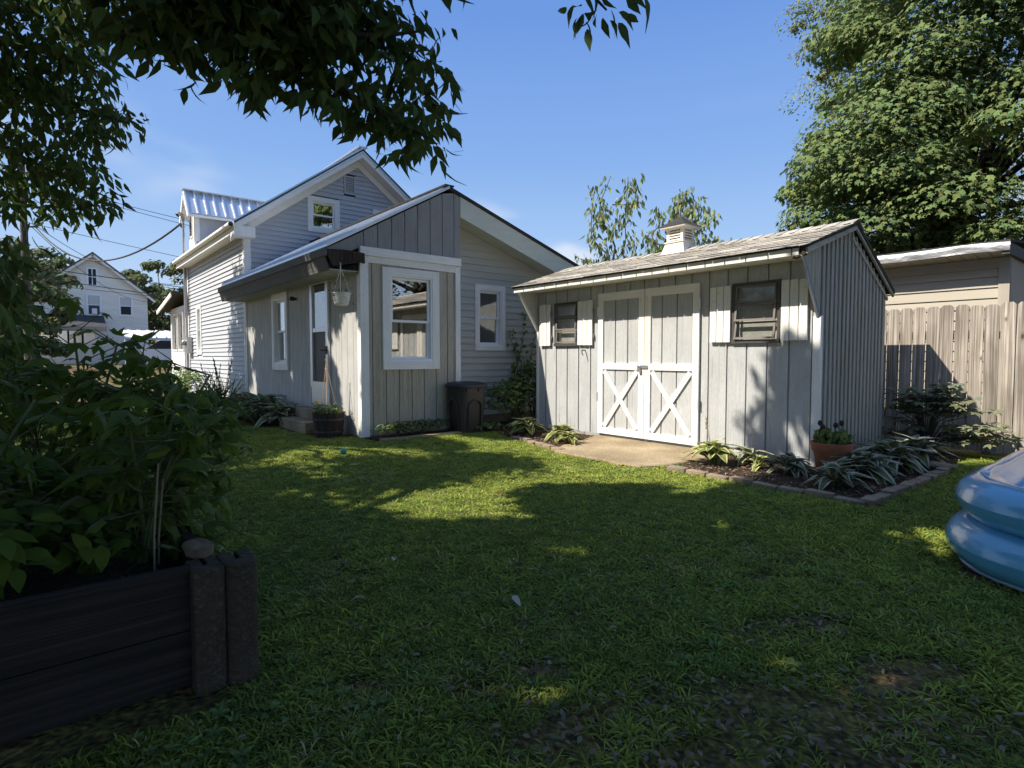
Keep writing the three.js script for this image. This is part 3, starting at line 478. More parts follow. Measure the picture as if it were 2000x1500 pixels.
// ---------------------------------------------------------------- the garden shed
const SX0 = -6.6, SX1 = -2.48, SZ = -5.9, SZB = -7.6;
const shed = thing('garden_shed', 'grey plank garden shed with white double doors, shutters and a roof cupola', 'shed', V(-4.54, 0, -6.75));
reseed(202);
{
  const S = shed, ez = -5.47, ey = 2.12, rz = -6.6, ry = 2.49, bz = -7.73, by = 1.86;
  const top = z => z > rz ? ry - (z - rz) * (ry - ey) / (ez - rz) : ry - (rz - z) * (ry - by) / (rz - bz);
  const w1 = [-6.2, -5.735, 1.275, 1.87], w2 = [-3.385, -2.875, 1.265, 1.885], dr = [-5.335, -3.79, .07, 1.945];
  sheathing(S, 'z', SZ, SX0, SX1, .02, () => 2.2, [w1, w2], M.shedBack);
  plankWall(S, 'wall_plank', 'z', SZ, SX0 + .03, SX1 - .055, .02, () => 2.12, .2275, [w1, w2], M.shedPanel, .02, .016, .07);
  // end walls
  sheathing(S, 'x', SX1, SZB, SZ + .0, .02, z => top(z) - .06, [], M.shedBack, -.016, [rz]);
  { const st = .1; for (let z = SZB; z < SZ - .01; z += st) { const za = z, zb = Math.min(SZ - .002, z + st); part(S, 'wall_plank', wallQuad('x', SX1, za, zb - .012, .02, .02, top(za) - .07, top(zb - .012) - .07, -.014, 0, 'y'), M.shedSide); part(S, 'batten', wallQuad('x', SX1, zb - .03, zb - .008, .02, .02, top(zb - .03) - .07, top(zb) - .07, 0, .014, 'y'), M.shedSide); } }
  part(S, 'end_wall', wallQuad('x', SX0, SZB, rz, .02, .02, top(SZB) - .06, top(rz) - .06, -.0, .03, 'y'), M.shedPanel); part(S, 'end_wall', wallQuad('x', SX0, rz, SZ - .02, .02, .02, top(rz) - .06, top(SZ) - .06, 0, .03, 'y'), M.shedPanel);
  part(S, 'rear_wall', box(SX0, SX1, .02, by - .02, SZB - .02, SZB), M.shedSide);
  // wing walls that carry the eave
  for (const [x, w, m] of [[SX0, .028, M.shedPanel], [SX1 - .028, .028, M.shedSide]]) part(S, 'eave_wing', polyPrism([[SZ + .0, 1.5], [SZ + .37, 2.055], [SZ + .37, 2.1], [SZ, 2.2]], w, (u, v, k) => [x + k, v, u]), m);
  for (const x of [SX0 - .004, SX1 - .03]) part(S, 'wing_edge', bar(V(x + .016, 1.49, SZ + .01), V(x + .016, 2.05, SZ + .385), .036, .018, V(1, 0, 0)), x < -5 ? M.trim : M.shedPanel);
  part(S, 'corner_trim', mergeGeometries([wbox('z', SZ, SX0 - .002, SX0 + .04, .02, 1.5, 0, .02, 'y')]), M.trim);
  part(S, 'corner_trim', mergeGeometries([wbox('z', SZ, SX1 - .055, SX1 + .018, .02, 1.5, 0, .02, 'y'), wbox('x', SX1, SZ - .03, SZ, .02, 1.5, .0, .018, 'y')]), M.trim);
  part(S, 'sill_beam', mergeGeometries([box(SX0 + .04, SX1 - .06, -.03, .06, SZ - .012, SZ + .004, 'h')]), M.groove);
  // soffit panels and fascia tiles: one board each
  const st = .2275, nP = Math.round((SX1 - SX0) / st);
  for (let k = 0; k < nP + 1; k++) {
    const a = SX0 - .06 + k * st, b = Math.min(SX1 - .03, a + st - .013); if (a > SX1 - .08) break;
    part(S, 'soffit_board', hex8([V(a, 2.066, SZ), V(b, 2.066, SZ), V(a, 2.08, SZ), V(b, 2.08, SZ), V(a, 2.058, ez - .02), V(b, 2.058, ez - .02), V(a, 2.072, ez - .02), V(b, 2.072, ez - .02)]), M.trim);
    part(S, 'fascia_board', outward(hex8([V(a, 2.045, ez - .03), V(b, 2.045, ez - .03), V(a, 2.115, ez - .03), V(b, 2.115, ez - .03), V(a, 2.045, ez - .012), V(b, 2.045, ez - .012), V(a, 2.115, ez - .006), V(b, 2.115, ez - .006)], 'h'), V((a + b) / 2, 2.08, ez - .02)), M.trim);
  }
  part(S, 'fascia_end', mergeGeometries([box(SX1 + .0, SX1 + .03, 2.04, 2.115, ez - .06, ez - .01), limb([V(SX1 - .08, 2.03, ez - .03), V(SX1 - .05, 2.02, ez - .02), V(SX1 - .02, 2.035, ez - .03)], .016, .012, 6)]), M.rotten);
  // roof deck and shingles, tab by tab
  const rx0 = SX0 - .1, rx1 = SX1 + .06;
  const deckF = outward(hex8([V(rx0, ry - .03, rz), V(rx1, ry - .03, rz), V(rx0, ry, rz), V(rx1, ry, rz), V(rx0, ey - .012, ez), V(rx1, ey - .012, ez), V(rx0, ey + .012, ez), V(rx1, ey + .012, ez)]), V((rx0 + rx1) / 2, (ry + ey) / 2, (rz + ez) / 2));
  const roof = part(S, 'roof', deckF, M.shingleDark);
  const fd = V(0, ey - ry, ez - rz), flen = fd.length(); fd.normalize(); const fn = V(0, fd.z, -fd.y).normalize(); if (fn.y < 0) fn.negate();
  const tabMats = [M.shingleA, M.shingleB, M.shingleC];
  const C = 9, exp = (flen + .03) / C;
  for (let c = 0; c < C; c++) {
    const off = (c % 2) * .15; let x = rx0;
    while (x < rx1 - .02) {
      const w = x === rx0 && off ? off : .3, xe = Math.min(rx1, x + w - .006), s0 = Math.max(0, flen + .03 - (c + 1) * exp - .05), s1 = flen + .03 - c * exp;
      const lift = rr(0, .004), P = (xx, s, h) => V(xx, ry + .002, rz).addScaledVector(fd, s).addScaledVector(fn, h);
      const h0 = .004, h1 = .015 + lift;
      const cs = [P(x, s0, h0 - .004), P(xe, s0, h0 - .004), P(x, s0, h0), P(xe, s0, h0), P(x, s1, h1 - .007), P(xe, s1, h1 - .007), P(x, s1 + rr(-.006, .006), h1), P(xe, s1 + rr(-.006, .006), h1)];
      const m = cs.reduce((q, v) => q.add(v), V(0, 0, 0)).multiplyScalar(1 / 8);
      part(roof, 'shingle', outward(hex8(cs), m), tabMats[Math.floor(rnd() * 3)]); x += w;
    }
  }
  for (let x = rx0; x < rx1 - .05; x += .14) { const xe = Math.min(rx1 + .01, x + .2); const m = tabMats[Math.floor(rnd() * 3)]; part(roof, 'ridge_shingle', mergeGeometries([outward(hex8([V(x, ry - .045, rz + .15), V(xe, ry - .035, rz + .15), V(x, ry - .03, rz + .15), V(xe, ry - .022, rz + .15), V(x, ry + .018, rz), V(xe, ry + .028, rz), V(x, ry + .024, rz), V(xe, ry + .038, rz)]), V((x + xe) / 2, ry, rz + .07)), outward(hex8([V(x, ry - .08, rz - .14), V(xe, ry - .07, rz - .14), V(x, ry - .07, rz - .14), V(xe, ry - .055, rz - .14), V(x, ry + .018, rz), V(xe, ry + .028, rz), V(x, ry + .024, rz), V(xe, ry + .038, rz)]), V((x + xe) / 2, ry - .03, rz - .07))]), m); }
  part(S, 'roof', outward(hex8([V(rx0, ry - .03, rz), V(rx1, ry - .03, rz), V(rx0, ry + .012, rz), V(rx1, ry + .012, rz), V(rx0, by - .03, bz), V(rx1, by - .03, bz), V(rx0, by + .012, bz), V(rx1, by + .012, bz)]), V(-4.5, (ry + by) / 2, (rz + bz) / 2)), M.shingleDark);
  // rake boards on the right end
  const edge = (za, zb, d0, d1, xa, xb, m, n) => part(S, n, outward(hex8([V(xa, top(za) - d1, za), V(xb, top(za) - d1, za), V(xa, top(za) - d0, za), V(xb, top(za) - d0, za), V(xa, top(zb) - d1, zb), V(xb, top(zb) - d1, zb), V(xa, top(zb) - d0, zb), V(xb, top(zb) - d0, zb)], 'h'), V((xa + xb) / 2, (top(za) + top(zb)) / 2 - (d0 + d1) / 2, (za + zb) / 2)), m);
  edge(rz, ez - .02, .02, .075, SX1 + .02, SX1 + .05, M.shedSide, 'rake_board'); edge(bz, rz, .025, .065, SX1 + .03, SX1 + .05, M.shedSide, 'rake_board'); edge(bz + .1, rz + .02, .13, .165, SX1 + .001, SX1 + .022, M.shedSide, 'rake_board');
  // double doors
  for (const [a, b, side] of [[dr[0], -4.566, 0], [-4.556, dr[1], 1]]) {
    const fw = .085, d = part(S, 'door', mergeGeometries([wbox('z', SZ, a, a + fw, dr[2], dr[3], .012, .036, 'y'), wbox('z', SZ, b - fw, b, dr[2], dr[3], .012, .036, 'y'), wbox('z', SZ, a + fw, b - fw, dr[3] - .1, dr[3], .012, .034, 'h'), wbox('z', SZ, a + fw, b - fw, dr[2], dr[2] + .085, .012, .034, 'h'), wbox('z', SZ, a + fw, b - fw, .935, 1.015, .012, .034, 'h')]), M.trim, side ? 'right door leaf with white frame and cross brace' : 'left door leaf with white frame and cross brace');
    const n = 4, pw = (b - a - 2 * fw) / (side ? 2.8 : 2.9);
    let x = a + fw - (side ? pw * .25 : .005); for (let k = 0; k < n && x < b - fw; k++) { part(d, 'door_plank', wbox('z', SZ, Math.max(a + fw - .01, x + .009), Math.min(b - fw + .01, x + pw - .009), dr[2] + .02, dr[3] - .02, .001, .014, 'y'), M.shedPanel); x += pw; }
    const i = a + fw, j = b - fw, y0 = dr[2] + .085, y1 = .935;
    part(d, 'brace', bar(V(i + .025, y1 - .02, SZ + .026), V(j - .025, y0 + .02, SZ + .026), .014, .062, V(0, 1, 0), 'h'), M.trim);
    part(d, 'brace', bar(V(i + .025, y0 + .02, SZ + .029), V(j - .025, y1 - .02, SZ + .029), .014, .062, V(0, 1, 0), 'h'), M.trim);
    for (const y of [.5, 1.65]) { const hx = side ? b - .002 : a - .014; part(d, 'hinge', box(hx, hx + .016, y, y + .12, SZ + .03, SZ + .04), y > 1 ? M.trim : M.steel); }
    if (side) part(d, 'bare_strip', wbox('z', SZ, a + .0, a + .045, 1.05, 1.85, .036, .0375, 'y'), M.trimWarm, 'strip of peeled tan paint');
  }
  part(S, 'hasp', mergeGeometries([box(-4.66, -4.5, .955, .995, SZ + .036, SZ + .05), box(-4.64, -4.6, .91, .96, SZ + .05, SZ + .075), limb(curve([V(-4.635, .96, SZ + .062), V(-4.63, .985, SZ + .062), V(-4.61, .985, SZ + .062), V(-4.605, .96, SZ + .062)], 8), .005, .005, 6)]), M.steel);
  part(S, 'wall_hook', mergeGeometries([limb([V(-5.6, 1.19, SZ), V(-5.6, 1.195, SZ + .07)], .008, .008, 6), limb([V(-5.6, 1.195, SZ + .07), V(-5.585, 1.15, SZ + .085), V(-5.575, 1.12, SZ + .07)], .008, .006, 6)]), M.iron);
  // awning windows with three panes each and board shutters
  for (const [u0, u1, v0, v1] of [w1, w2]) {
    const f = part(S, 'window', frameGeo('z', SZ, u0 + .02, u1 - .02, v0 + .02, v1 - .02, .03, -.03, .02), M.bronze, 'brown awning window with three panes');
    const hh = (v1 - v0 - .04) / 3; for (let k = 0; k < 3; k++) { const y = v0 + .02 + k * hh, tilt = u0 < -5 ? .012 : [.035, .03, .006][k]; const P = (u, v, w) => V(u, v, SZ + w); const a = u0 + .03, b = u1 - .03; const q = (ua, ub, va, vb, w0, w1) => { const t = v => tilt * (1 - (v - y) / hh); return hex8([P(ua, va, w0 + t(va)), P(ub, va, w0 + t(va)), P(ua, vb, w0 + t(vb)), P(ub, vb, w0 + t(vb)), P(ua, va, w1 + t(va)), P(ub, va, w1 + t(va)), P(ua, vb, w1 + t(vb)), P(ub, vb, w1 + t(vb))]); };
      const s = part(f, 'sash', mergeGeometries([q(a, a + .022, y + .004, y + hh - .004, .0, .022), q(b - .022, b, y + .004, y + hh - .004, 0, .022), q(a + .022, b - .022, y + .004, y + .026, 0, .02), q(a + .022, b - .022, y + hh - .024, y + hh - .004, 0, .02)]), M.brownFrame); part(f, 'pane', q(a + .02, b - .02, y + .024, y + hh - .022, .009, .011), M.glassSoft); }
    part(f, 'curtain', wbox('z', SZ, u0 + .01, u1 - .01, v0, v1, -.05, -.045), M.curtain); part(f, 'sill', wbox('z', SZ, u0 - .01, u1 + .01, v0 - .02, v0 + .018, 0, .035), M.bronze);
  }
  for (const [u0, u1] of [[-6.515, -6.275], [-5.72, -5.44], [-3.655, -3.4], [-2.85, -2.58]]) {
    const s = part(S, 'shutter', mergeGeometries([wbox('z', SZ, u0 + .01, u1 - .01, 1.38, 1.42, .003, .02, 'h'), wbox('z', SZ, u0 + .01, u1 - .01, 1.72, 1.76, .003, .02, 'h')]), M.trim);
    const w = (u1 - u0) / 3; for (let k = 0; k < 3; k++) part(s, 'slat', wbox('z', SZ, u0 + k * w + .005, u0 + (k + 1) * w - .005, 1.264 + rr(-.004, .004), 1.872 + rr(-.004, .004), .02, .042, 'y'), M.trim);
    if (u0 < -5) for (const y of [1.36, 1.7]) part(s, 'hinge', box(u1 - .002, u1 + .012, y, y + .06, SZ + .02, SZ + .045), M.steel);
  }
  // cupola
  const cx = planeZ(1329, 450, rz).x, cz = rz, cy = ry - .02;
  const cup = part(S, 'cupola', (() => { const b = .19, t = .135, h = .12; return outward(hex8([V(cx - b, cy - .06, cz - b), V(cx + b, cy - .06, cz - b), V(cx - t, cy + h, cz - t), V(cx + t, cy + h, cz - t), V(cx - b, cy - .06, cz + b), V(cx + b, cy - .06, cz + b), V(cx - t, cy + h, cz + t), V(cx + t, cy + h, cz + t)]), V(cx, cy + .05, cz)); })(), M.trimOld, 'white louvred roof cupola with a dark pyramid cap');
  part(cup, 'ledge', box(cx - .15, cx + .15, cy + .12, cy + .135, cz - .15, cz + .15), M.trimOld);
  const c0 = cy + .135, c1 = cy + .29, t = .125;
  for (const [sx, sz] of [[-1, -1], [1, -1], [-1, 1], [1, 1]]) part(cup, 'post', box(cx + sx * t, cx + sx * (t - .04), c0, c1, cz + sz * t, cz + sz * (t - .04)), M.trimOld);
  for (const s of [-1, 1]) for (let k = 0; k < 4; k++) { const y = c0 + .012 + k * .034; part(cup, 'louver', outward(hex8([V(cx - t + .04, y, cz + s * t), V(cx + t - .04, y, cz + s * t), V(cx - t + .04, y + .012, cz + s * t), V(cx + t - .04, y + .012, cz + s * t), V(cx - t + .04, y + .03, cz + s * (t - .04)), V(cx + t - .04, y + .03, cz + s * (t - .04)), V(cx - t + .04, y + .04, cz + s * (t - .04)), V(cx + t - .04, y + .04, cz + s * (t - .04))]), V(cx, y + .02, cz + s * (t - .025))), M.trimOld); part(cup, 'louver', outward(hex8([V(cx + s * t, y, cz - t + .04), V(cx + s * (t - .04), y + .03, cz - t + .04), V(cx + s * t, y + .012, cz - t + .04), V(cx + s * (t - .04), y + .04, cz - t + .04), V(cx + s * t, y, cz + t - .04), V(cx + s * (t - .04), y + .03, cz + t - .04), V(cx + s * t, y + .012, cz + t - .04), V(cx + s * (t - .04), y + .04, cz + t - .04)]), V(cx + s * (t - .025), y + .02, cz)), M.trimOld); }
  part(cup, 'head', box(cx - .13, cx + .13, c1, c1 + .022, cz - .13, cz + .13), M.trimOld);
  part(cup, 'eave_trim', box(cx - .19, cx + .19, c1 + .022, c1 + .042, cz - .19, cz + .19), M.trimOld);
  const cap = new THREE.ConeGeometry(.285, .15, 4, 1).toNonIndexed(); cap.rotateY(Math.PI / 4); cap.translate(cx, c1 + .117, cz); cap.computeVertexNormals(); part(cup, 'cupola_roof', cap, M.shingleDark);
}

// ---------------------------------------------------------------- picket fence behind the shed
reseed(303);
{
  const zf = -8.28, f = thing('wooden_fence', 'tall weathered wood fence with dog-eared pickets behind the shed', 'fence', V(0, 0, zf));
  const mats = [M.picketA, M.picketB, M.picketC];
  for (let x = -4.6, k = 0; x < 4.2; x += .1385, k++) {
    const h = 1.665 + rr(-.012, .012) + (x > -1.1 ? .045 : 0), w = .129 + rr(-.004, .003), e = .028, lean = rr(-.003, .003);
    const g = polyPrism([[0, 0], [w, 0], [w, h - e], [w - e, h], [e, h], [0, h - e]], .017, (u, v, q) => [x + u + lean * v, v + .03, zf + q + rr(0, 0)]);
    const uv = g.attributes.uv, o = rnd() * 7, o2 = rnd() * 5; for (let i = 0; i < uv.count; i++) uv.setXY(i, uv.getX(i) + o, uv.getY(i) + o2);
    part(f, 'picket', g, mats[Math.floor(rnd() * 3)]);
  }
  for (const y of [.35, 1.3]) part(f, 'rail', box(-4.6, 4.2, y, y + .085, zf - .04, zf - .001, 'h'), M.picketB);
  for (const x of [-4.1, -1.7, .7, 3.1]) part(f, 'post', box(x, x + .09, -.05, 1.6, zf - .13, zf - .041, 'y'), M.picketB);
}

// ---------------------------------------------------------------- neighbour's garage behind the fence
reseed(404);
{
  const z = -9.5, gx = -1.72, G = thing('neighbour_garage', 'cream clapboard garage with dented metal roof edge beyond the fence', 'garage', V(-4.2, 0, z - 2));
  sidingWall(G, 'z', z, .135, .1, 2.36, () => -6.8, () => gx - .1, [], M.cream, .022);
  part(G, 'corner_post', mergeGeometries([wbox('z', z, gx - .1, gx + .012, 0, 2.36, -.02, .03, 'y'), wbox('x', gx, z - .1, z - .0, 0, 2.36, -.02, .012, 'y')]), M.creamTrim);
  part(G, 'side_wall', wbox('x', gx, z - 4.5, z - .1, 0, 2.38, -.05, 0, 'h'), M.creamTrim);
  part(G, 'back_wall', box(-6.8, gx - .05, 0, 2.36, z - .06, z - .02), M.groove);
  part(G, 'frieze', wbox('z', z, -6.8, gx, 2.23, 2.36, 0, .025, 'h'), M.creamTrim);
  const e = .34;
  for (let x = -6.8; x < gx - .04; x += .145) part(G, 'soffit_panel', hex8([V(x, 2.36, z), V(x + .138, 2.36, z), V(x, 2.37, z), V(x + .138, 2.37, z), V(x, 2.40, z + e), V(x + .138, 2.40, z + e), V(x, 2.412, z + e), V(x + .138, 2.412, z + e)]), M.cream);
  { // dented sheet-metal edge
    const nx = 60, pos = [], idx = [], uv = []; for (let i = 0; i <= nx; i++) for (let j = 0; j <= 4; j++) { const x = -6.85 + (gx + .06 + 6.85) * i / nx, y = 2.40 + .125 * j / 4, d = .018 * (fbm(x * 2.3, j * .8, 7, 3) - .45) * (j === 0 ? .4 : 1) + (j === 4 ? -.02 : 0); pos.push(x, y + .006 * Math.sin(x * 5.1), z + e + .012 + d); uv.push(x, y); }
    for (let i = 0; i < nx; i++) for (let j = 0; j < 4; j++) { const a = i * 5 + j, b = a + 5; idx.push(a, b, a + 1, b, b + 1, a + 1); }
    const g = new THREE.BufferGeometry(); g.setAttribute('position', new THREE.Float32BufferAttribute(pos, 3)); g.setAttribute('uv', new THREE.Float32BufferAttribute(uv, 2)); g.setIndex(idx); g.computeVertexNormals(); part(G, 'metal_edge', g, M.galv, 'dented bare metal roof edge');
  }
  part(G, 'roof', outward(hex8([V(-6.85, 2.5, z + e), V(gx + .06, 2.5, z + e), V(-6.85, 2.53, z + e), V(gx + .06, 2.53, z + e), V(-6.85, 2.95, z - 4.6), V(gx + .06, 2.95, z - 4.6), V(-6.85, 2.98, z - 4.6), V(gx + .06, 2.98, z - 4.6)]), V(-4, 2.75, z - 2)), M.roofGrey);
  part(G, 'roof_end', box(gx - .02, gx + .055, 2.36, 2.5, z - 4.5, z + e - .01), M.fasciaDark);
}

// ---------------------------------------------------------------- across the street
reseed(505);
{
  const X = -56, P = (px, py) => planeX(px, py, X);
  const rg = P(180, 497), er = P(296, 583), bl = rise(X), zc = rg.z, hw = zc - er.z, W = thing('white_house', 'white gabled house with three upper windows across the street', 'house', V(X - 4, bl, zc));
  const ey = er.y, sl = (rg.y - ey) / hw;
  const wins = [[106, 130, 573, 611], [172, 195, 577, 614], [235, 256, 581, 615], [172, 188, 525, 557]].map(([a, b, c, d]) => { const p = P(a, c), q = P(b, d); return [q.z, p.z, q.y, p.y]; });
  const porch = [[106, 132, 645, 672], [135, 160, 646, 672], [163, 186, 648, 672]].map(([a, b, c, d]) => { const p = planeX(a, c, X + 2), q = planeX(b, d, X + 2); return [q.z, p.z, q.y, p.y]; });
  part(W, 'wall', polyPrism([[zc - hw + .3, bl], [zc + hw - .3, bl], [zc + hw - .3, ey], [zc, rg.y - .1], [zc - hw + .3, ey]], .2, (u, v, w) => [X - w, v, u]), M.houseWhite);
  for (let y = bl + .1; y < rg.y - .3; y += .2) { const h = y < ey ? hw - .3 : (rg.y - .1 - y) / sl; part(W, 'siding_board', hex8([V(X - .01, y, zc - h), V(X + .03, y, zc - h), V(X - .01, y + .2, zc - h + .02), V(X + .004, y + .2, zc - h + .02), V(X - .01, y, zc + h), V(X + .03, y, zc + h), V(X - .01, y + .2, zc + h - .02), V(X + .004, y + .2, zc + h - .02)], 'h'), M.houseWhite); }
  for (const [k, w] of wins.entries()) { const f = part(W, 'window', frameGeo('x', X, ...w, .14, -.01, .09), M.vinyl); part(f, 'pane', wbox('x', X, w[0], w[1], w[2], w[3], .035, .045), k === 1 ? M.bronze : M.dark); part(f, 'cross_bar', wbox('x', X, w[0], w[1], (w[2] + w[3]) / 2 - .03, (w[2] + w[3]) / 2 + .03, .045, .07), M.vinyl); if (k < 3) part(f, 'blind', wbox('x', X, w[0] + .02, w[1] - .02, (w[2] + w[3]) / 2 + (k === 1 ? -.02 : .03), w[3], .046, .05), M.blind); if (k === 1) part(f, 'air_conditioner', wbox('x', X, w[0] + .2, w[1] - .2, w[2], w[2] + .42, .05, .45), M.vinyl, 'white window air conditioner'); if (k === 3) part(f, 'mullion', wbox('x', X, (w[0] + w[1]) / 2 - .03, (w[0] + w[1]) / 2 + .03, w[2], w[3], .05, .07), M.vinyl); }
  for (const s of [1, -1]) { part(W, 'roof', outward(hex8([V(X - 8, rg.y, zc), V(X + .5, rg.y, zc), V(X - 8, rg.y + .15, zc), V(X + .5, rg.y + .15, zc), V(X - 8, ey - .25, zc + s * (hw + .25)), V(X + .5, ey - .25, zc + s * (hw + .25)), V(X - 8, ey - .1, zc + s * (hw + .25)), V(X + .5, ey - .1, zc + s * (hw + .25))]), V(X - 4, (rg.y + ey) / 2, zc + s * hw / 2)), M.roofBrown); part(W, 'rake_board', bar(V(X + .45, rg.y - .06, zc), V(X + .45, ey - .3, zc + s * (hw + .22)), .06, .22, V(0, 1, 0)), M.houseWhite); }
  part(W, 'side_wall', box(X - 8, X - .2, bl, ey, zc - hw + .3, zc - hw + .4), M.houseWhite);
  const pr = planeX(100, 636, X + 2), p2 = planeX(192, 640, X + 2);
  const pc = part(W, 'porch', mergeGeometries([box(X, X + 2, bl, bl + 1.1, p2.z, pr.z + 1), box(X, X + 2, pr.y - .35, pr.y - .1, p2.z, pr.z + 1)]), M.houseWhite);
  part(pc, 'porch_roof', outward(hex8([V(X, pr.y + .9, p2.z - .5), V(X + 2.4, pr.y - .12, p2.z - .5), V(X, pr.y + 1, p2.z - .5), V(X + 2.4, pr.y + .0, p2.z - .5), V(X, pr.y + .9, pr.z + 1.5), V(X + 2.4, pr.y - .12, pr.z + 1.5), V(X, pr.y + 1, pr.z + 1.5), V(X + 2.4, pr.y + .0, pr.z + 1.5)]), V(X + 1.2, pr.y + .4, (pr.z + p2.z) / 2)), M.roofGrey);
  part(pc, 'porch_fascia', box(X + 2.4, X + 2.46, pr.y - .35, pr.y + .0, p2.z - .5, pr.z + 1.5, 'h'), M.cream);
  for (const w of porch) { part(pc, 'sash', frameGeo('x', X + 2, ...w, .12, -.1, .05), M.vinyl); part(pc, 'pane', wbox('x', X + 2, ...w, -.05, -.03), M.glass); }
  // aluminium awning carport beside it
  const a = planeX(236, 643, -50), b = planeX(366, 641, -50), lo = planeX(300, 663, -47.5).y;
  const cp = thing('carport', 'white curved metal carport canopy on thin posts beside the white house', 'carport', V(-48, bl, (a.z + b.z) / 2));
  const n = 7; for (let k = 0; k < n; k++) { const z0 = a.z + (b.z - a.z) * k / n, z1 = a.z + (b.z - a.z) * (k + 1) / n - .06 * Math.sign(b.z - a.z); const seg = []; for (let j = 0; j < 5; j++) { const f = q => [-52 + 4.8 * q, lo + (a.y - lo) * Math.cos(q * 1.45) + .02]; const [x0, y0] = f(j / 5), [x1, y1] = f((j + 1) / 5); seg.push(outward(hex8([V(x0, y0 - .05, z0), V(x1, y1 - .05, z0), V(x0, y0, z0), V(x1, y1, z0), V(x0, y0 - .05, z1), V(x1, y1 - .05, z1), V(x0, y0, z1), V(x1, y1, z1)]), V((x0 + x1) / 2, (y0 + y1) / 2 - .025, (z0 + z1) / 2))); } part(cp, 'roof_panel', mergeGeometries(seg), M.vinyl); if (k) part(cp, 'rib', limb([V(-52, a.y + .04, z0), V(-50.2, lo + (a.y - lo) * .85 + .05, z0), V(-48.4, lo + (a.y - lo) * .48 + .05, z0), V(-47.2, lo + .12, z0)], .05, .05, 6), M.alu); }
  for (let k = 0; k <= n; k++) { const z = a.z + (b.z - a.z) * k / n; part(cp, 'post', limb([V(-47.4, bl, z), V(-47.4, lo + .1, z)], .05, .05, 6), M.vinyl); }
  part(cp, 'edge_beam', box(-47.35, -47.25, lo - .03, lo + .1, a.z, b.z, 'h'), M.vinyl);
}
{ // parked car
  const c = gnd(318, 712, .65), x = -39, z = planeX(322, 700, x).z, y = rise(x), car = thing('parked_car', 'white parked car on the street beyond the garden plants', 'car', V(x, y, z));
  const B = (pts, w, m, n, inset = 0) => part(car, n, polyPrism(pts.map(([u, v]) => [u, v]), w - inset * 2, (u, v, k) => [x + k - w / 2 + inset, y + v, z + u]), m);
  B([[-2.1, .3], [2.1, .3], [2.15, .6], [2, .82], [1.1, .92], [-1.6, .95], [-2.1, .85]], 1.7, M.carPaint, 'body');
  B([[-1.5, .94], [1.05, .92], [.35, 1.4], [-.9, 1.42]], 1.7, M.dark, 'window', .1); B([[-.95, 1.41], [.38, 1.39], [.3, 1.45], [-.85, 1.47]], 1.7, M.carPaint, 'car_roof', .13);
  for (const u of [-1.3, 1.3]) for (const s of [-1, 1]) { const wheel = part(car, 'wheel', new THREE.CylinderGeometry(.32, .32, .2, 20).rotateZ(Math.PI / 2).translate(x + s * .78, y + .32, z + u), M.rubber); part(wheel, 'rim', new THREE.CylinderGeometry(.19, .19, .02, 16).rotateZ(Math.PI / 2).translate(x + s * .885, y + .32, z + u), M.steel); }
  for (const s of [-1, 1]) part(car, 'headlight', box(x + s * .5, x + s * .75, y + .6, y + .75, z + 2.05, z + 2.12), M.vinyl);
}
{ // utility pole and the lines
  const X = -34, b = planeX(49, 500, X), y0 = rise(X), pole = thing('utility_pole', 'bleached wooden utility pole at the street', 'utility pole', V(X, y0, b.z));
  part(pole, 'shaft', limb([V(X, y0, b.z), V(X, 5, b.z), V(X, 9.6, b.z)], .17, .12, 12), M.pole);
  part(pole, 'bracket', mergeGeometries([limb([V(X, 6.9, b.z), V(X + .1, 6.95, b.z - .5)], .04, .04, 6), box(X - .06, X + .06, 8.7, 8.85, b.z - 1, b.z + 1)]), M.pole);
  for (const dz of [-.9, 0, .9]) part(pole, 'insulator', lathe([[0, 0], [.06, .0], [.05, .1], [.07, .12], [.03, .18], [0, .18]], X, dz ? 8.85 : 9.6, b.z + dz, 10), M.brownFrame);
  const span = (p, q, sag, r, label) => { const pts = []; for (let i = 0; i <= 24; i++) { const t = i / 24; pts.push(p.clone().lerp(q, t).add(V(0, -sag * 4 * t * (1 - t), 0))); } const w = new THREE.Mesh(limb(pts, r, r, 5), M.wire); w.name = numbered('power_line'); w.castShadow = true; scene.add(w); tag(w, label, 'power line', 'overhead lines'); };
  const line = (a, b2, sag, r, label) => { const p = planeX(...a, X), q = planeX(...b2, X), d = q.clone().sub(p); span(p.clone().addScaledVector(d, -.6), q.clone().addScaledVector(d, 1.6), sag, r, label); };
  line([240, 397], [358, 425], .1, .014, 'uppermost thin power line, one of a close pair above the dormer');
  line([240, 404], [370, 437], .1, .014, 'lower thin power line of the close pair above the dormer');
  line([60, 432], [345, 495], .15, .013, 'single thin line running just above the white house ridge');
  line([62, 515], [345, 552], .2, .02, 'thick communication cable crossing the attic window of the white house');
  line([58, 534], [352, 574], .2, .018, 'communication cable just below the white house attic window');
  line([90, 552], [352, 578], .15, .012, 'thin cable crossing above the upper windows of the white house');
  span(V(X, 6.95, b.z - .4), V(-18.34, 4.76, ZP + .2), 1.25, .028, 'thick twisted service cable sagging from the pole to the house mast');
  span(V(X, 6.9, b.z - .3), planeX(300, 590, -55), .9, .014, 'thin line dropping from the pole across the white house front');
  span(V(X, 7.1, b.z - .3), planeX(352, 556, -40), .7, .014, 'thin line running from the pole past the house gutter');
}

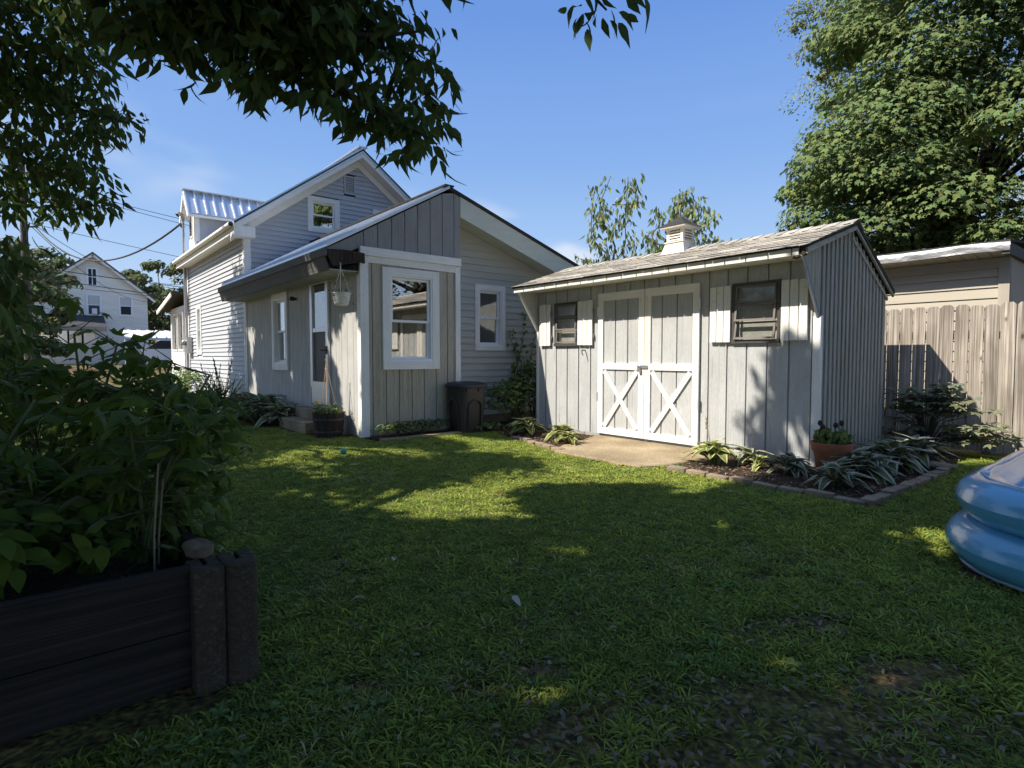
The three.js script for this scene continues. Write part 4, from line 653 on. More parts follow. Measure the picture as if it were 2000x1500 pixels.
// ---------------------------------------------------------------- leaf shapes (unit length along +y, blade in x, facing z)
function blade(prof, fold = .25, curl = .25, teeth = 0) {   // prof: [s, halfwidth]
  const p = [], idx = []; prof.forEach(([s, w], i) => { const d = -curl * s * s, t = teeth && i % 2 ? w * (1 + teeth) : w; p.push(0, s, d, t, s - (teeth && i % 2 ? .02 : 0), d + t * fold, -t, s - (teeth && i % 2 ? .02 : 0), d + t * fold); });
  for (let i = 0; i < prof.length - 1; i++) { const a = i * 3, b = a + 3; idx.push(a, a + 1, b, a + 1, b + 1, b, a, b, a + 2, a + 2, b, b + 2); }
  const g = new THREE.BufferGeometry(); g.setAttribute('position', new THREE.Float32BufferAttribute(p, 3)); g.setIndex(idx); g.computeVertexNormals(); return g;
}
const elderLeaf = [blade([[0, .015], [.12, .08], [.27, .155], [.4, .17], [.55, .15], [.68, .105], [.84, .045], [1, .0]], .25, .25, .16), blade([[0, .015], [.14, .1], [.3, .155], [.47, .16], [.63, .115], [.8, .055], [1, 0]], .4, .55, .14), blade([[0, .015], [.15, .12], [.33, .19], [.5, .17], [.7, .1], [1, 0]], .1, .9, .1)];
const ovate = blade([[0, .03], [.25, .22], [.5, .26], [.75, .17], [1, 0]], .25, .3);
const smallLeaf = blade([[0, .03], [.35, .24], [.7, .2], [1, 0]], .2, .2);
function lobed(tips, inner, cup = .15) {   // palmate leaf, stalk at origin
  const p = [0, .28, 0], idx = []; const o = []; tips.forEach(([a, r], i) => { o.push([a, r]); if (i < tips.length - 1) o.push([(a + tips[i + 1][0]) / 2, inner]); });
  const all = [[-170, .24], ...o, [170, .24]]; for (const [a, r] of all) { const t = a * Math.PI / 180, x = Math.sin(t) * r, y = .28 + Math.cos(t) * r; p.push(x, y, -cup * (x * x + (y - .28) * (y - .28)) * 1.6); }
  for (let i = 1; i < all.length; i++) idx.push(0, i + 1, i); const g = new THREE.BufferGeometry(); g.setAttribute('position', new THREE.Float32BufferAttribute(p, 3)); g.setIndex(idx); g.computeVertexNormals(); return g;
}
const mapleLeaf = lobed([[-118, .42], [-58, .62], [0, .72], [58, .62], [118, .42]], .34, .25);
const vegLeaf = [lobed([[-130, .35], [-70, .5], [-30, .62], [5, .9], [32, .55], [75, .6], [120, .38]], .42, .9), lobed([[-100, .38], [-45, .66], [4, .7], [52, .5], [112, .44]], .36, -.3), lobed([[-125, .4], [-62, .62], [-25, .45], [0, .78], [25, .45], [62, .62], [125, .4]], .36, .35), lobed([[-110, .42], [-50, .58], [0, .8], [50, .58], [110, .42]], .4, .5)];
const Q = new THREE.Quaternion(), UPY = V(0, 1, 0);
function leafQuat(dir, roll) {   // +y to dir, then rolled about it
  const q = new THREE.Quaternion().setFromUnitVectors(UPY, dir.clone().normalize()); return q.multiply(new THREE.Quaternion().setFromAxisAngle(UPY, roll));
}
function faceQuat(normal, spin) { const q = new THREE.Quaternion().setFromUnitVectors(V(0, 0, 1), normal.clone().normalize()); return q.multiply(new THREE.Quaternion().setFromAxisAngle(V(0, 0, 1), spin)); }
const rdir = () => { const z = rr(-1, 1), a = rr(0, Math.PI * 2), s = Math.sqrt(1 - z * z); return V(s * Math.cos(a), z, s * Math.sin(a)); };
function instances(parent, name, geo, mat, list, tint) {   // list: [pos, quat, scale, colour?] in the parent's own axes
  const m = new THREE.InstancedMesh(geo, mat, list.length), o = new THREE.Matrix4(), s = V(1, 1, 1);
  list.forEach(([p, q, k, c], i) => { if (k.isVector3) s.copy(k); else s.setScalar(k); m.setMatrixAt(i, o.compose(p, q, s)); if (tint) m.setColorAt(i, c); });
  m.name = name; m.castShadow = m.receiveShadow = true; m.userData.kind = 'stuff'; parent.add(m); return m;
}
const tone = (a = .75, b = 1.3, warm = .15) => { const k = rr(a, b), w = rr(-warm, warm); return lin(k * (1 + w), k, k * (1 - w * .5)); };

// ---------------------------------------------------------------- beds, pad, edging, step
reseed(606);
{
  const slab = (pts, h, y0, mat, name, label, cat) => { const s = new THREE.Shape(pts.map(([x, z]) => new THREE.Vector2(x, -z))), g = new THREE.ExtrudeGeometry(s, { depth: h, bevelEnabled: true, bevelSize: .012, bevelThickness: .012, bevelSegments: 1, curveSegments: 3 }); g.rotateX(-Math.PI / 2); g.translate(0, y0, 0); const p = g.attributes.position, uv = g.attributes.uv; for (let i = 0; i < p.count; i++) uv.setXY(i, p.getX(i), p.getZ(i)); return g; };
  structure('concrete_pad', slab([[-5.36, -5.88], [-3.5, -5.88], [-3.42, -5.4], [-3.45, -4.86], [-3.58, -4.56], [-3.8, -4.5], [-4.05, -4.56], [-4.4, -4.53], [-4.78, -4.55], [-5.02, -4.9], [-5.2, -5.45]], .02, 0, M.concrete), M.concrete, 'worn tan concrete apron in front of the shed doors', 'concrete apron');
  const bed = (pts, name, label) => { const s = new THREE.Shape(pts.map(([x, z]) => new THREE.Vector2(x, -z))); const g = new THREE.ShapeGeometry(s, 4); g.rotateX(-Math.PI / 2); g.translate(0, .018, 0); const p = g.attributes.position, uv = g.attributes.uv; for (let i = 0; i < p.count; i++) uv.setXY(i, p.getX(i), p.getZ(i)); structure(name, g, M.mulch, label, 'flower bed'); };
  bed([[-6.6, -5.88], [-5.38, -5.88], [-5.2, -5.5], [-4.85, -4.72], [-5.4, -4.8], [-6.0, -4.9], [-6.55, -5.2]], 'mulch_bed', 'small mulched bed left of the concrete apron');
  bed([[-3.4, -5.88], [-2.42, -5.88], [-2.42, -8.05], [-1.9, -8.05], [-1.66, -6.6], [-1.66, -4.76], [-3.36, -4.74], [-3.4, -5.3]], 'mulch_bed', 'mulched bed wrapping the right corner of the shed');
  bed([[-7.25, -3.4], [-7.25, -4.95], [-7.64, -4.95], [-7.64, -7.6], [-6.62, -7.6], [-6.62, -5.3], [-6.85, -4.9], [-6.95, -3.4]], 'mulch_bed', 'shaded soil strip between porch wall and shed');
  bed([[-9.3, -3.33], [-17, -3.33], [-17, -2.6], [-13, -2.55], [-10.6, -2.55], [-9.3, -2.9]], 'mulch_bed', 'planting bed along the porch door wall');
  const bg = new RoundedBoxGeometry(1, 1, 1, 1, .09); { const uv = bg.attributes.uv; for (let i = 0; i < uv.count; i++) uv.setXY(i, uv.getX(i) * .2, uv.getY(i) * .2); }
  const edging = (name, label, runs) => { const t = thing(name, label, 'edging', V(runs[0][0], 0, runs[0][1])); for (let r = 0; r < runs.length - 1; r++) { const a = V(runs[r][0], 0, runs[r][1]), b = V(runs[r + 1][0], 0, runs[r + 1][1]), len = a.distanceTo(b), n = Math.max(1, Math.round(len / .205)); for (let k = 0; k < n; k++) { const p = a.clone().lerp(b, (k + .5) / n), ang = Math.atan2(-(b.z - a.z), b.x - a.x) + rr(-.06, .06); put(t, 'paver', bg, M.paver[Math.floor(rnd() * 3)], V(p.x - runs[0][0] + rr(-.008, .008), .008 + rr(-.01, .01), p.z - runs[0][1] + rr(-.012, .012)), new THREE.Quaternion().setFromEuler(new THREE.Euler(rr(-.04, .04), ang, rr(-.03, .03))), V(len / n - .012 + rr(-.02, .004), .075, .09 + rr(-.008, .01))); } } };
  edging('brick_edging', 'row of grey paver bricks edging the bed at the shed corner', [[-3.36, -4.7], [-1.62, -4.7], [-1.62, -6.7]]);
  edging('brick_edging', 'row of grey paver bricks edging the small hosta bed', [[-6.02, -4.93], [-5.55, -4.84], [-5.15, -4.73], [-4.76, -4.66]]);
  const strip = box(-6.93, -6.83, -.02, .03, -4.85, -3.42, 'x'); const st = structure('edging_strip', strip, M.concrete, 'pale concrete strip along the porch wall bed', 'edging');
  // concrete steps at the storm door
  const s = thing('door_steps', 'low concrete steps under the storm door', 'steps', V(-8.8, 0, -3.1));
  const rb = (w, h, d, x, y, z) => { const g = new RoundedBoxGeometry(w, h, d, 2, .012); g.translate(x, y, z); const p = g.attributes.position, uv = g.attributes.uv; for (let i = 0; i < p.count; i++) uv.setXY(i, p.getX(i) + p.getZ(i), p.getY(i) + p.getZ(i)); return g; };
  part(s, 'tread', rb(1.15, .17, .42, -8.72, .085, -3.1), M.concreteGrey); part(s, 'tread', rb(.95, .15, .2, -8.7, .245, -3.2), M.concreteGrey);
  const fs = new THREE.IcosahedronGeometry(.13, 1); fs.scale(1.5, .28, .7); fs.translate(-1.72, .05, -6.72); const fm = new THREE.Mesh(fs, M.rock); fm.name = numbered('flat_stone'); scene.add(fm); tag(fm, 'pale flat stone at the far end of the brick edging', 'stone');
}
// ---------------------------------------------------------------- hostas and other bed plants
function hostaLeaf(L0, W0, rise0, droop, veg) {
  const ns = 9, ts = [-1, -.7, -.62, -.25, 0, .25, .62, .7, 1], p = [], c = [], idx = [];
  for (let i = 0; i <= ns; i++) {
    const s = i / ns, bl = Math.max(0, (s - .3) / .7), w = bl <= 0 ? .012 : W0 * Math.pow(Math.sin(Math.PI * Math.pow(bl, .62)), .8) + .006;
    const out = L0 * (.55 * s + .45 * s * s), up = rise0 * Math.sin(Math.min(1, s * 1.15) * 1.7) - droop * Math.pow(Math.max(0, s - .45), 2) * 2;
    for (const t of ts) { const wave = .006 * Math.sin(s * 17 + t * 3); p.push(t * w, up + Math.abs(t) * w * .35 + wave * (bl > 0 ? 1 : 0), out); const m = Math.abs(t) > .66 && bl > 0 ? veg[1] : veg[0], k = 1 + .16 * Math.sin(t * 22); c.push(m[0] * k, m[1] * k, m[2] * k); }
  }
  const n = ts.length; for (let i = 0; i < ns; i++) for (let k = 0; k < n - 1; k++) { const a = i * n + k, b = a + n; idx.push(a, b, a + 1, a + 1, b, b + 1); }
  const g = new THREE.BufferGeometry(); g.setAttribute('position', new THREE.Float32BufferAttribute(p, 3)); g.setAttribute('color', new THREE.Float32BufferAttribute(c, 3)); g.setIndex(idx); g.computeVertexNormals(); return g;
}
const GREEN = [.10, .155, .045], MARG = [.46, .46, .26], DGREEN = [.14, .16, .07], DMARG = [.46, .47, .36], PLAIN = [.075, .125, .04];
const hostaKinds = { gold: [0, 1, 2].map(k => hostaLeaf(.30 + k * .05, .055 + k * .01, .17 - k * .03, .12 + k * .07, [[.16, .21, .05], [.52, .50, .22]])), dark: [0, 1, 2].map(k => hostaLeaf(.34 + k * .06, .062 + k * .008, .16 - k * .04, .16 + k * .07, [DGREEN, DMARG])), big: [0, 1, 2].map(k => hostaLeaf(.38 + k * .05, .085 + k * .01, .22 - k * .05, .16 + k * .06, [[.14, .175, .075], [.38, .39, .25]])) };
function hosta(kind, x, z, n, size, label, group, stalks = 0) {
  const h = thing('hosta', label, 'hosta', V(x, .015, z), group);
  for (let k = 0; k < n; k++) { const a = k * 2.399 + rr(-.3, .3), ring = k / n, g = hostaKinds[kind][Math.floor(rnd() * 3)]; put(h, 'leaf', g, L.hosta, V(rr(-.03, .03), rr(0, .03), rr(-.03, .03)), new THREE.Quaternion().setFromEuler(new THREE.Euler(-(1 - ring) * .85 + rr(-.15, .2), a, rr(-.15, .15), 'YXZ')), size * rr(.75, 1.12)); }
  for (let k = 0; k < stalks; k++) { const d = V(rr(-.35, .2), 1, rr(-.1, .1)), l = rr(.45, .6) * size; put(h, 'flower_stalk', stalkGeo, M.stemTan, V(0, 0, 0), leafQuat(d, 0), l); }
  return h;
}
const stalkGeo = mergeGeometries([limb([V(0, 0, 0), V(.01, .5, 0), V(0, 1, 0)], .008, .004, 5), ...[.72, .8, .87, .94].map((y, i) => { const g = new THREE.IcosahedronGeometry(.014, 0); g.scale(1, 2, 1); g.translate(i % 2 ? .012 : -.012, y, 0); return g; })]);
reseed(707);
hosta('gold', -6.12, -5.28, 40, .8, 'sunlit cream-edged hosta at the left corner of the shed', 'hostas beside the shed', 1);
hosta('gold', -5.35, -5.22, 36, .72, 'sunlit hosta between the left shed corner plant and the concrete apron', 'hostas beside the shed', 1);
hosta('gold', -5.05, -5.02, 28, .58, 'small sunlit hosta touching the concrete apron', 'hostas beside the shed');
hosta('gold', -3.2, -5.25, 32, .82, 'upright green hosta just right of the shed doors', 'hostas beside the shed', 2);
hosta('dark', -3.0, -5.55, 16, .6, 'grey-green hosta in sun below the right shed window', 'hostas beside the shed', 1);
hosta('gold', -2.78, -5.35, 14, .5, 'little yellow-green hosta beside the mulch under the right window', 'hostas beside the shed');
hosta('dark', -2.5, -5.38, 46, .6, 'white-edged hosta left of the terracotta pot', 'hostas beside the shed');
hosta('dark', -1.98, -5.1, 26, .66, 'white-edged hosta right in front of the terracotta pot', 'hostas beside the shed');
hosta('dark', -2.02, -5.72, 56, .78, 'large shaded white-edged hosta right behind the terracotta pot', 'hostas beside the shed');
hosta('dark', -1.98, -6.3, 60, .84, 'shaded hosta at the middle of the shed side wall', 'hostas beside the shed');
hosta('dark', -1.95, -6.85, 60, .92, 'shaded hosta near the rear corner of the shed', 'hostas beside the shed');
hosta('dark', -2.2, -6.0, 44, .7, 'shaded hosta close against the shed side wall', 'hostas beside the shed');
{ const nth = ['nearest', 'second', 'third', 'fourth', 'fifth', 'sixth']; [[-9.45, -2.95, 34, .95], [-9.95, -3.0, 36, 1.1], [-10.5, -2.98, 36, 1.15], [-11.1, -3.02, 34, 1.1], [-11.7, -3.0, 30, 1.05], [-12.3, -3.02, 28, 1]].forEach(([x, z, n, s], i) => hosta('big', x, z, n, s, i ? `${nth[i]} dark green hosta from the door steps along the porch wall` : 'dark green hosta beside the door steps, against the porch wall', 'hostas under the porch door wall'));
  [[-9.85, -2.68, 28, .9, 'low front hosta at the lawn edge, near the door steps'], [-10.4, -2.66, 28, .95, 'low front hosta at the lawn edge, under the porch window'], [-11.0, -2.7, 26, .9, 'low front hosta at the lawn edge, left of the porch window']].forEach(([x, z, n, s, l]) => hosta('big', x, z, n, s, l, 'hostas under the porch door wall')); }
// strappy daylily clumps by the house corner and a bright bush
function strappy(x, z, n, h, label, mat, stalks) {
  const t = thing('daylily', label, 'daylily', V(x, .01, z), 'daylilies by the house');
  const gs = [0, 1].map(k => { const g = blade([[0, .012], [.3, .016], [.6, .014], [.85, .009], [1, 0]], .4, .35 + k * .3); return g; });
  for (let k = 0; k < n; k++) put(t, 'leaf', gs[k % 2], mat, V(rr(-.08, .08), 0, rr(-.08, .08)), leafQuat(V(rr(-.55, .55), 1, rr(-.55, .55)), rr(0, 6.28)), h * rr(.6, 1.1));
  for (let k = 0; k < stalks; k++) put(t, 'dry_stalk', stalkGeo, M.twig, V(rr(-.1, .1), 0, rr(-.1, .1)), leafQuat(V(rr(-.5, .5), 1, rr(-.3, .3)), 0), h * rr(1, 1.6));
}
strappy(-12.55, -2.8, 44, .75, 'tall strappy daylily clump at the corner of porch and house', L.daylily, 5);
strappy(-13.2, -2.85, 40, .7, 'strappy daylily clump under the sunlit siding', L.daylily, 4);
strappy(-13.9, -2.8, 36, .6, 'strappy daylily clump farther along the sunlit siding', L.daylily, 3);
function bush(name, label, cat, x, z, rx, ry, rz, n, size, geo, mat, y0 = .02, group) {
  const t = thing(name, label, cat, V(x, 0, z), group), list = [];
  for (let k = 0; k < 9; k++) { const e = V(rr(-rx, rx) * .7, y0 + ry * rr(.9, 1.6), rr(-rz, rz) * .7); part(t, 'stem', limb([V(x, 0, z), V(x + e.x * .4, e.y * .55, z + e.z * .4), V(x + e.x, e.y, z + e.z)], .008, .003, 5), M.twig); }
  for (let k = 0; k < n; k++) { const d = rdir(); if (d.y < -.35) d.y *= -1; const r = Math.pow(rnd(), .35), p = V(d.x * rx * r, y0 + ry + d.y * ry * r, d.z * rz * r); list.push([p, faceQuat(V(d.x * .5 + rr(-.4, .4), 1, d.z * .5 + rr(-.4, .4)), rr(0, 6.28)), size * rr(.7, 1.25), tone()]); }
  instances(t, 'foliage', geo, mat, list, true); return t;
}
reseed(808);
bush('leafy_shrub', 'bright yellow-green shrub in the sun below the house meter box', 'shrub', -15.8, -2.75, .9, .42, .4, 700, .09, smallLeaf, L.lit);
bush('ground_cover', 'low dark ground cover along the foot of the porch wall', 'ground cover', -7.1, -4.1, .13, .1, .72, 520, .06, smallLeaf, L.cover);
bush('ground_cover', 'small sunlit weed at the edge of the porch wall soil', 'weed', -6.99, -3.72, .08, .11, .1, 60, .06, smallLeaf, L.lit);
bush('leafy_shrub', 'dark shrub in the shade between trash bin and shed', 'shrub', -7.05, -5.75, .42, .38, .5, 620, .085, ovate, L.cover);
bush('leafy_shrub', 'dark loose shrub against the clapboard wall beside the shed', 'shrub', -7.2, -6.35, .35, .55, .35, 420, .09, ovate, L.cover);
bush('ground_cover', 'low dark weeds around the foot of the trash bin', 'weed', -6.85, -5.1, .3, .06, .3, 260, .055, smallLeaf, L.cover);
{ // vine on the clapboard wall
  const v = thing('climbing_vine', 'thin dark vine climbing the clapboard wall beside the shed', 'vine', V(XS + .05, 0, -6.35)); const list = [];
  for (const [z0, z1, h] of [[-6.3, -6.5, 1.9], [-6.4, -6.15, 1.5], [-6.5, -6.75, 1.7]]) { const pts = curve([V(XS + .04, .1, z0), V(XS + .06, h * .35, z0 + .06), V(XS + .05, h * .7, (z0 + z1) / 2 - .05), V(XS + .06, h, z1)], 10); part(v, 'stem', limb(pts, .007, .003, 5), M.twig); for (let k = 0; k < 70; k++) { const p = pts[Math.floor(rnd() * pts.length)]; list.push([V(p.x - XS - .05 + rr(0, .1), p.y + rr(-.09, .09), p.z + 6.35 + rr(-.1, .1)), faceQuat(V(1, rr(-.2, .8), rr(-.6, .6)), rr(0, 6.28)), .075 * rr(.7, 1.3), tone()]); } }
  instances(v, 'foliage', ovate, L.cover, list, true);
}
{ // layered shrub against the fence
  reseed(818); const c = V(-2.1, 0, -7.8), t = thing('fence_shrub', 'layered shrub with flat tiers of leaves against the shaded fence', 'shrub', c);
  const list = []; let parts = 0;
  for (let k = 0; k < 52; k++) {
    const f = rnd(), y = .16 + .68 * Math.pow(f, .9), reach = (1 - .55 * f) * rr(.3, .8), a = rr(-2.4, 2.4) + 1.2, e = V(Math.cos(a) * reach + .22 * (1 - f), y, Math.sin(a) * reach * .45);
    part(t, 'branch', limb([V(c.x, .02, c.z), V(c.x + e.x * .3, y * .7, c.z + e.z * .3), V(c.x + e.x, y, c.z + e.z)], .008, .003, 5), M.twig);
    for (let j = 0; j < 17; j++) { const s = rr(.35, 1.08), p = V(e.x * s + rr(-.06, .06), y * (.82 + .18 * s) + rr(-.02, .02), e.z * s + rr(-.08, .08)), q = faceQuat(V(rr(-.25, .25), 1, rr(-.1, .35)), rr(0, 6.28)), sc = .105 * rr(.7, 1.2); if (p.z < -.4) p.z = -.4; if (parts++ < 280) put(t, 'leaf', mapleLeaf, L.bush, p, q, sc); else list.push([p, q, sc, tone()]); }
  }
  instances(t, 'foliage', mapleLeaf, L.bush, list, true);
}
// ---------------------------------------------------------------- raised bed with tall plants
reseed(909);
{
  const x1 = -2.13, z0 = -.43, rb = thing('raised_bed', 'raised garden bed of dark planks slotted into rounded corner blocks', 'raised bed', V(-3.3, 0, .3));
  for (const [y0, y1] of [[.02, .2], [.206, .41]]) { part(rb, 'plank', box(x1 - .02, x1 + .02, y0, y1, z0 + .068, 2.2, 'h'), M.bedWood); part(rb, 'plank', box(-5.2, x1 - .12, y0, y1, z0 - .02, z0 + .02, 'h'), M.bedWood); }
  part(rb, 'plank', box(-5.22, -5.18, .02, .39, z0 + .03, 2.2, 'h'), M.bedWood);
  const blk = (cx, cz, w, d, r, h, notch) => { const s = new THREE.Shape(); s.moveTo(-w + .006, -d); s.lineTo(w - r, -d); s.absarc(w - r, -d + r, r, -Math.PI / 2, 0, false); s.lineTo(w, d - r); s.absarc(w - r, d - r, r, 0, Math.PI / 2, false); s.lineTo(-w + .006, d); if (notch) { s.lineTo(-w + .006, .011); s.lineTo(w * .25, .011); s.lineTo(w * .25, -.011); s.lineTo(-w + .006, -.011); } s.lineTo(-w + .006, -d); const g = new THREE.ExtrudeGeometry(s, { depth: h, bevelEnabled: true, bevelSize: .005, bevelThickness: .006, bevelSegments: 2, curveSegments: 10 }); g.rotateX(-Math.PI / 2); g.translate(cx, .005, cz); const p = g.attributes.position, uv = g.attributes.uv; for (let q = 0; q < p.count; q++) uv.setXY(q, p.getX(q) + p.getZ(q), p.getY(q) + p.getX(q) * .3); return g; };
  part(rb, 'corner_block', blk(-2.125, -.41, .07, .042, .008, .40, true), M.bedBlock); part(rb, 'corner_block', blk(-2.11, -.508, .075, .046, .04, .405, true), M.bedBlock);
  const soil = new THREE.PlaneGeometry(3.06, 2.6, 40, 36); soil.rotateX(-Math.PI / 2); soil.translate(-3.65, .3, .9); { const p = soil.attributes.position, uv = soil.attributes.uv; for (let i = 0; i < p.count; i++) { p.setY(i, .28 + .05 * fbm(p.getX(i) * 6, p.getZ(i) * 6, 3, 3)); uv.setXY(i, p.getX(i), p.getZ(i)); } soil.computeVertexNormals(); } part(rb, 'soil', soil, M.soil);
  const rk = new THREE.IcosahedronGeometry(.062, 1); { const p = rk.attributes.position; for (let i = 0; i < p.count; i++) { const k = .45 + 1.1 * fbm(p.getX(i) * 19 + 5, p.getY(i) * 23 + p.getZ(i) * 29, 3, 2); p.setXYZ(i, p.getX(i) * k * 1.35, p.getY(i) * k * .55, p.getZ(i) * k * .75); } rk.computeVertexNormals(); } rk.rotateY(.4); rk.translate(-2.245, .432, -.41); const r = new THREE.Mesh(rk, M.rock); r.name = numbered('rock'); scene.add(r); tag(r, 'pale rough rock lying on the raised bed corner', 'rock');
}
function vegPlant(px, h, n, spread, label) {
  const t = thing('garden_plant', label, 'plant', V(px.x, .3, px.z), 'tall plants in the raised bed'); const stems = [];
  const ns = 4; for (let s = 0; s < ns; s++) { const e = V(px.x + rr(-spread, spread) * .75, .3 + h * rr(.75, 1), px.z + rr(-spread, spread) * .75), pts = curve([V(px.x + rr(-.03, .03), .29, px.z + rr(-.03, .03)), V(px.x + (e.x - px.x) * .3, .3 + (e.y - .3) * .5, px.z + (e.z - px.z) * .3), e], 12); part(t, 'stem', limb(pts, .011, .005, 6), M.stemGreen); stems.push(pts); }
  for (let k = 0; k < n; k++) {
    const st = stems[k % ns], i = 1 + Math.floor(rnd() * 12), b = st[Math.min(12, i)], dir = V(rr(-1, 1), rr(-.15, .75), rr(-1, 1)).normalize(), len = rr(.05, .2) * (spread / .35), e = b.clone().addScaledVector(dir, len), q0 = pixel(e); if (q0 && (q0[0] > 270 + (q0[1] - 640) * 1.15 || q0[0] > 485)) continue;
    if (k % 3 === 0) part(t, 'leaf_stalk', limb([b.clone(), e.clone()], .0035, .002, 4), M.stemGreen);
    const tip = V(dir.x, dir.y * .3 - .35, dir.z); const q = faceQuat(V(rr(-.45, .45), 1, rr(-.45, .45)), Math.atan2(-tip.x, tip.z) + Math.PI + rr(-.5, .5)); put(t, 'leaf', vegLeaf[Math.floor(rnd() * vegLeaf.length)], rnd() < .04 ? L.lit : k % 3 ? L.veg : L.veg2, e.sub(t.position), q, V(rr(.85, 1.1), rr(.85, 1.15), rr(.6, 2.2)).multiplyScalar(rr(.055, .17)));
  }
}
reseed(919);
const vegSpots = [[-2.62, -.3, .62, 130, .42, 'leafy green plant nearest the bed corner, branches arching over the lawn'], [-3.0, -.36, .72, 160, .5, 'wide leafy plant drooping far over the lawn-side plank'], [-3.45, -.34, .82, 160, .5, 'tall leafy plant leaning over the plank halfway along the bed'], [-3.95, -.2, .92, 140, .5, 'tallest leafy plant towards the far end of the bed'], [-2.75, .25, .72, 90, .4, 'dark leafy plant deep inside the bed'], [-3.5, .3, .9, 110, .42, 'dark bushy plant at the middle of the bed'], [-4.4, .0, .88, 120, .45, 'tall dark plant at the far end of the bed']];
for (const [x, z, h, n, s, l] of vegSpots) vegPlant(V(x, 0, z), h, n, s, l);
for (const [x, z, h, l] of [[-2.4, -.3, .42, 'thin tan stake standing at the bed corner'], [-2.52, -.33, .34, 'thin tan stake leaning beside the corner plant'], [-3.0, -.34, .5, 'thin tan stake along the lawn-side plank']]) { const m = new THREE.Mesh(limb([V(x, .25, z), V(x + .02, .25 + h * .5, z), V(x + .015, .3 + h, z - .02)], .004, .0035, 6), M.stemTan); m.name = numbered('garden_stake'); scene.add(m); tag(m, l, 'stake', 'garden stakes'); }
bush('bed_greens', 'low dark leafy growth filling the raised bed behind the front plank', 'plant', -2.65, .35, .42, .16, .6, 420, .1, ovate, L.veg, .28);
bush('bed_greens', 'low dark leafy growth under the tall plants of the raised bed', 'plant', -3.4, .3, .45, .2, .6, 420, .1, ovate, L.veg, .28);
bush('leafy_shrub', 'dark broad-leaved shrub behind the raised bed', 'shrub', -5.7, .1, .55, .42, .4, 600, .12, ovate, L.elder, .25);

// ---------------------------------------------------------------- containers and small things
reseed(1010);
{ // trash bin: rounded square, tapered, with lid and an embossed arch
  const c = V(-6.98, 0, -4.84), b = thing('trash_bin', 'dark brown plastic trash bin with lid at the porch corner', 'trash bin', c); b.rotation.y = .0;
  const ring = (rx, rz, y, n = 48) => { const o = []; for (let k = 0; k <= n; k++) { const a = k / n * Math.PI * 2, s = 4.5, d = Math.pow(Math.pow(Math.abs(Math.cos(a)), s) + Math.pow(Math.abs(Math.sin(a)), s), -1 / s); o.push(V(c.x + Math.cos(a) * d * rx, y, c.z + Math.sin(a) * d * rz)); } return o; };
  const loft = (rings) => { const p = [], idx = [], n = rings[0].length; rings.forEach(r => r.forEach(v => p.push(v.x, v.y, v.z))); for (let i = 0; i < rings.length - 1; i++) for (let k = 0; k < n - 1; k++) { const a = i * n + k, q = a + n; idx.push(a, q, a + 1, a + 1, q, q + 1); } const g = new THREE.BufferGeometry(); g.setAttribute('position', new THREE.Float32BufferAttribute(p, 3)); g.setAttribute('uv', new THREE.Float32BufferAttribute(new Float32Array(p.length / 3 * 2), 2)); g.setIndex(idx); g.computeVertexNormals(); return g; };
  part(b, 'body', loft([ring(.19, .19, .0), ring(.195, .195, .02), ring(.215, .215, .35), ring(.235, .235, .66), ring(.245, .245, .67)]), M.binBrown);
  const lid = part(b, 'lid', loft([ring(.25, .25, .655), ring(.262, .262, .66), ring(.262, .262, .69), ring(.24, .24, .715), ring(.18, .18, .735), ring(.06, .06, .745), ring(.001, .001, .746)]), M.binPlastic);
  const arch = (ax, s) => { const q = []; for (let k = 0; k <= 20; k++) { const t = k / 20, u = t < .3 ? [-.11, .06 + t / .3 * .32] : t > .7 ? [.11, .06 + (1 - t) / .3 * .32] : [-.11 * Math.cos((t - .3) / .4 * Math.PI), .38 + .1 * Math.sin((t - .3) / .4 * Math.PI)]; const r = .197 + .045 * u[1] / .66 + .006; q.push(ax === 'x' ? V(c.x + s * r, u[1], c.z + u[0]) : V(c.x + u[0], u[1], c.z + s * r)); } return limb(q, .011, .011, 6); };
  part(b, 'embossed_arch', mergeGeometries([arch('x', 1), arch('z', 1)]), M.binBrown);
  for (const s of [-1, 1]) part(b, 'handle', box(c.x + .232, c.x + .248, .6, .65, c.z + s * .1 - .05, c.z + s * .1 + .05), M.binPlastic);
}
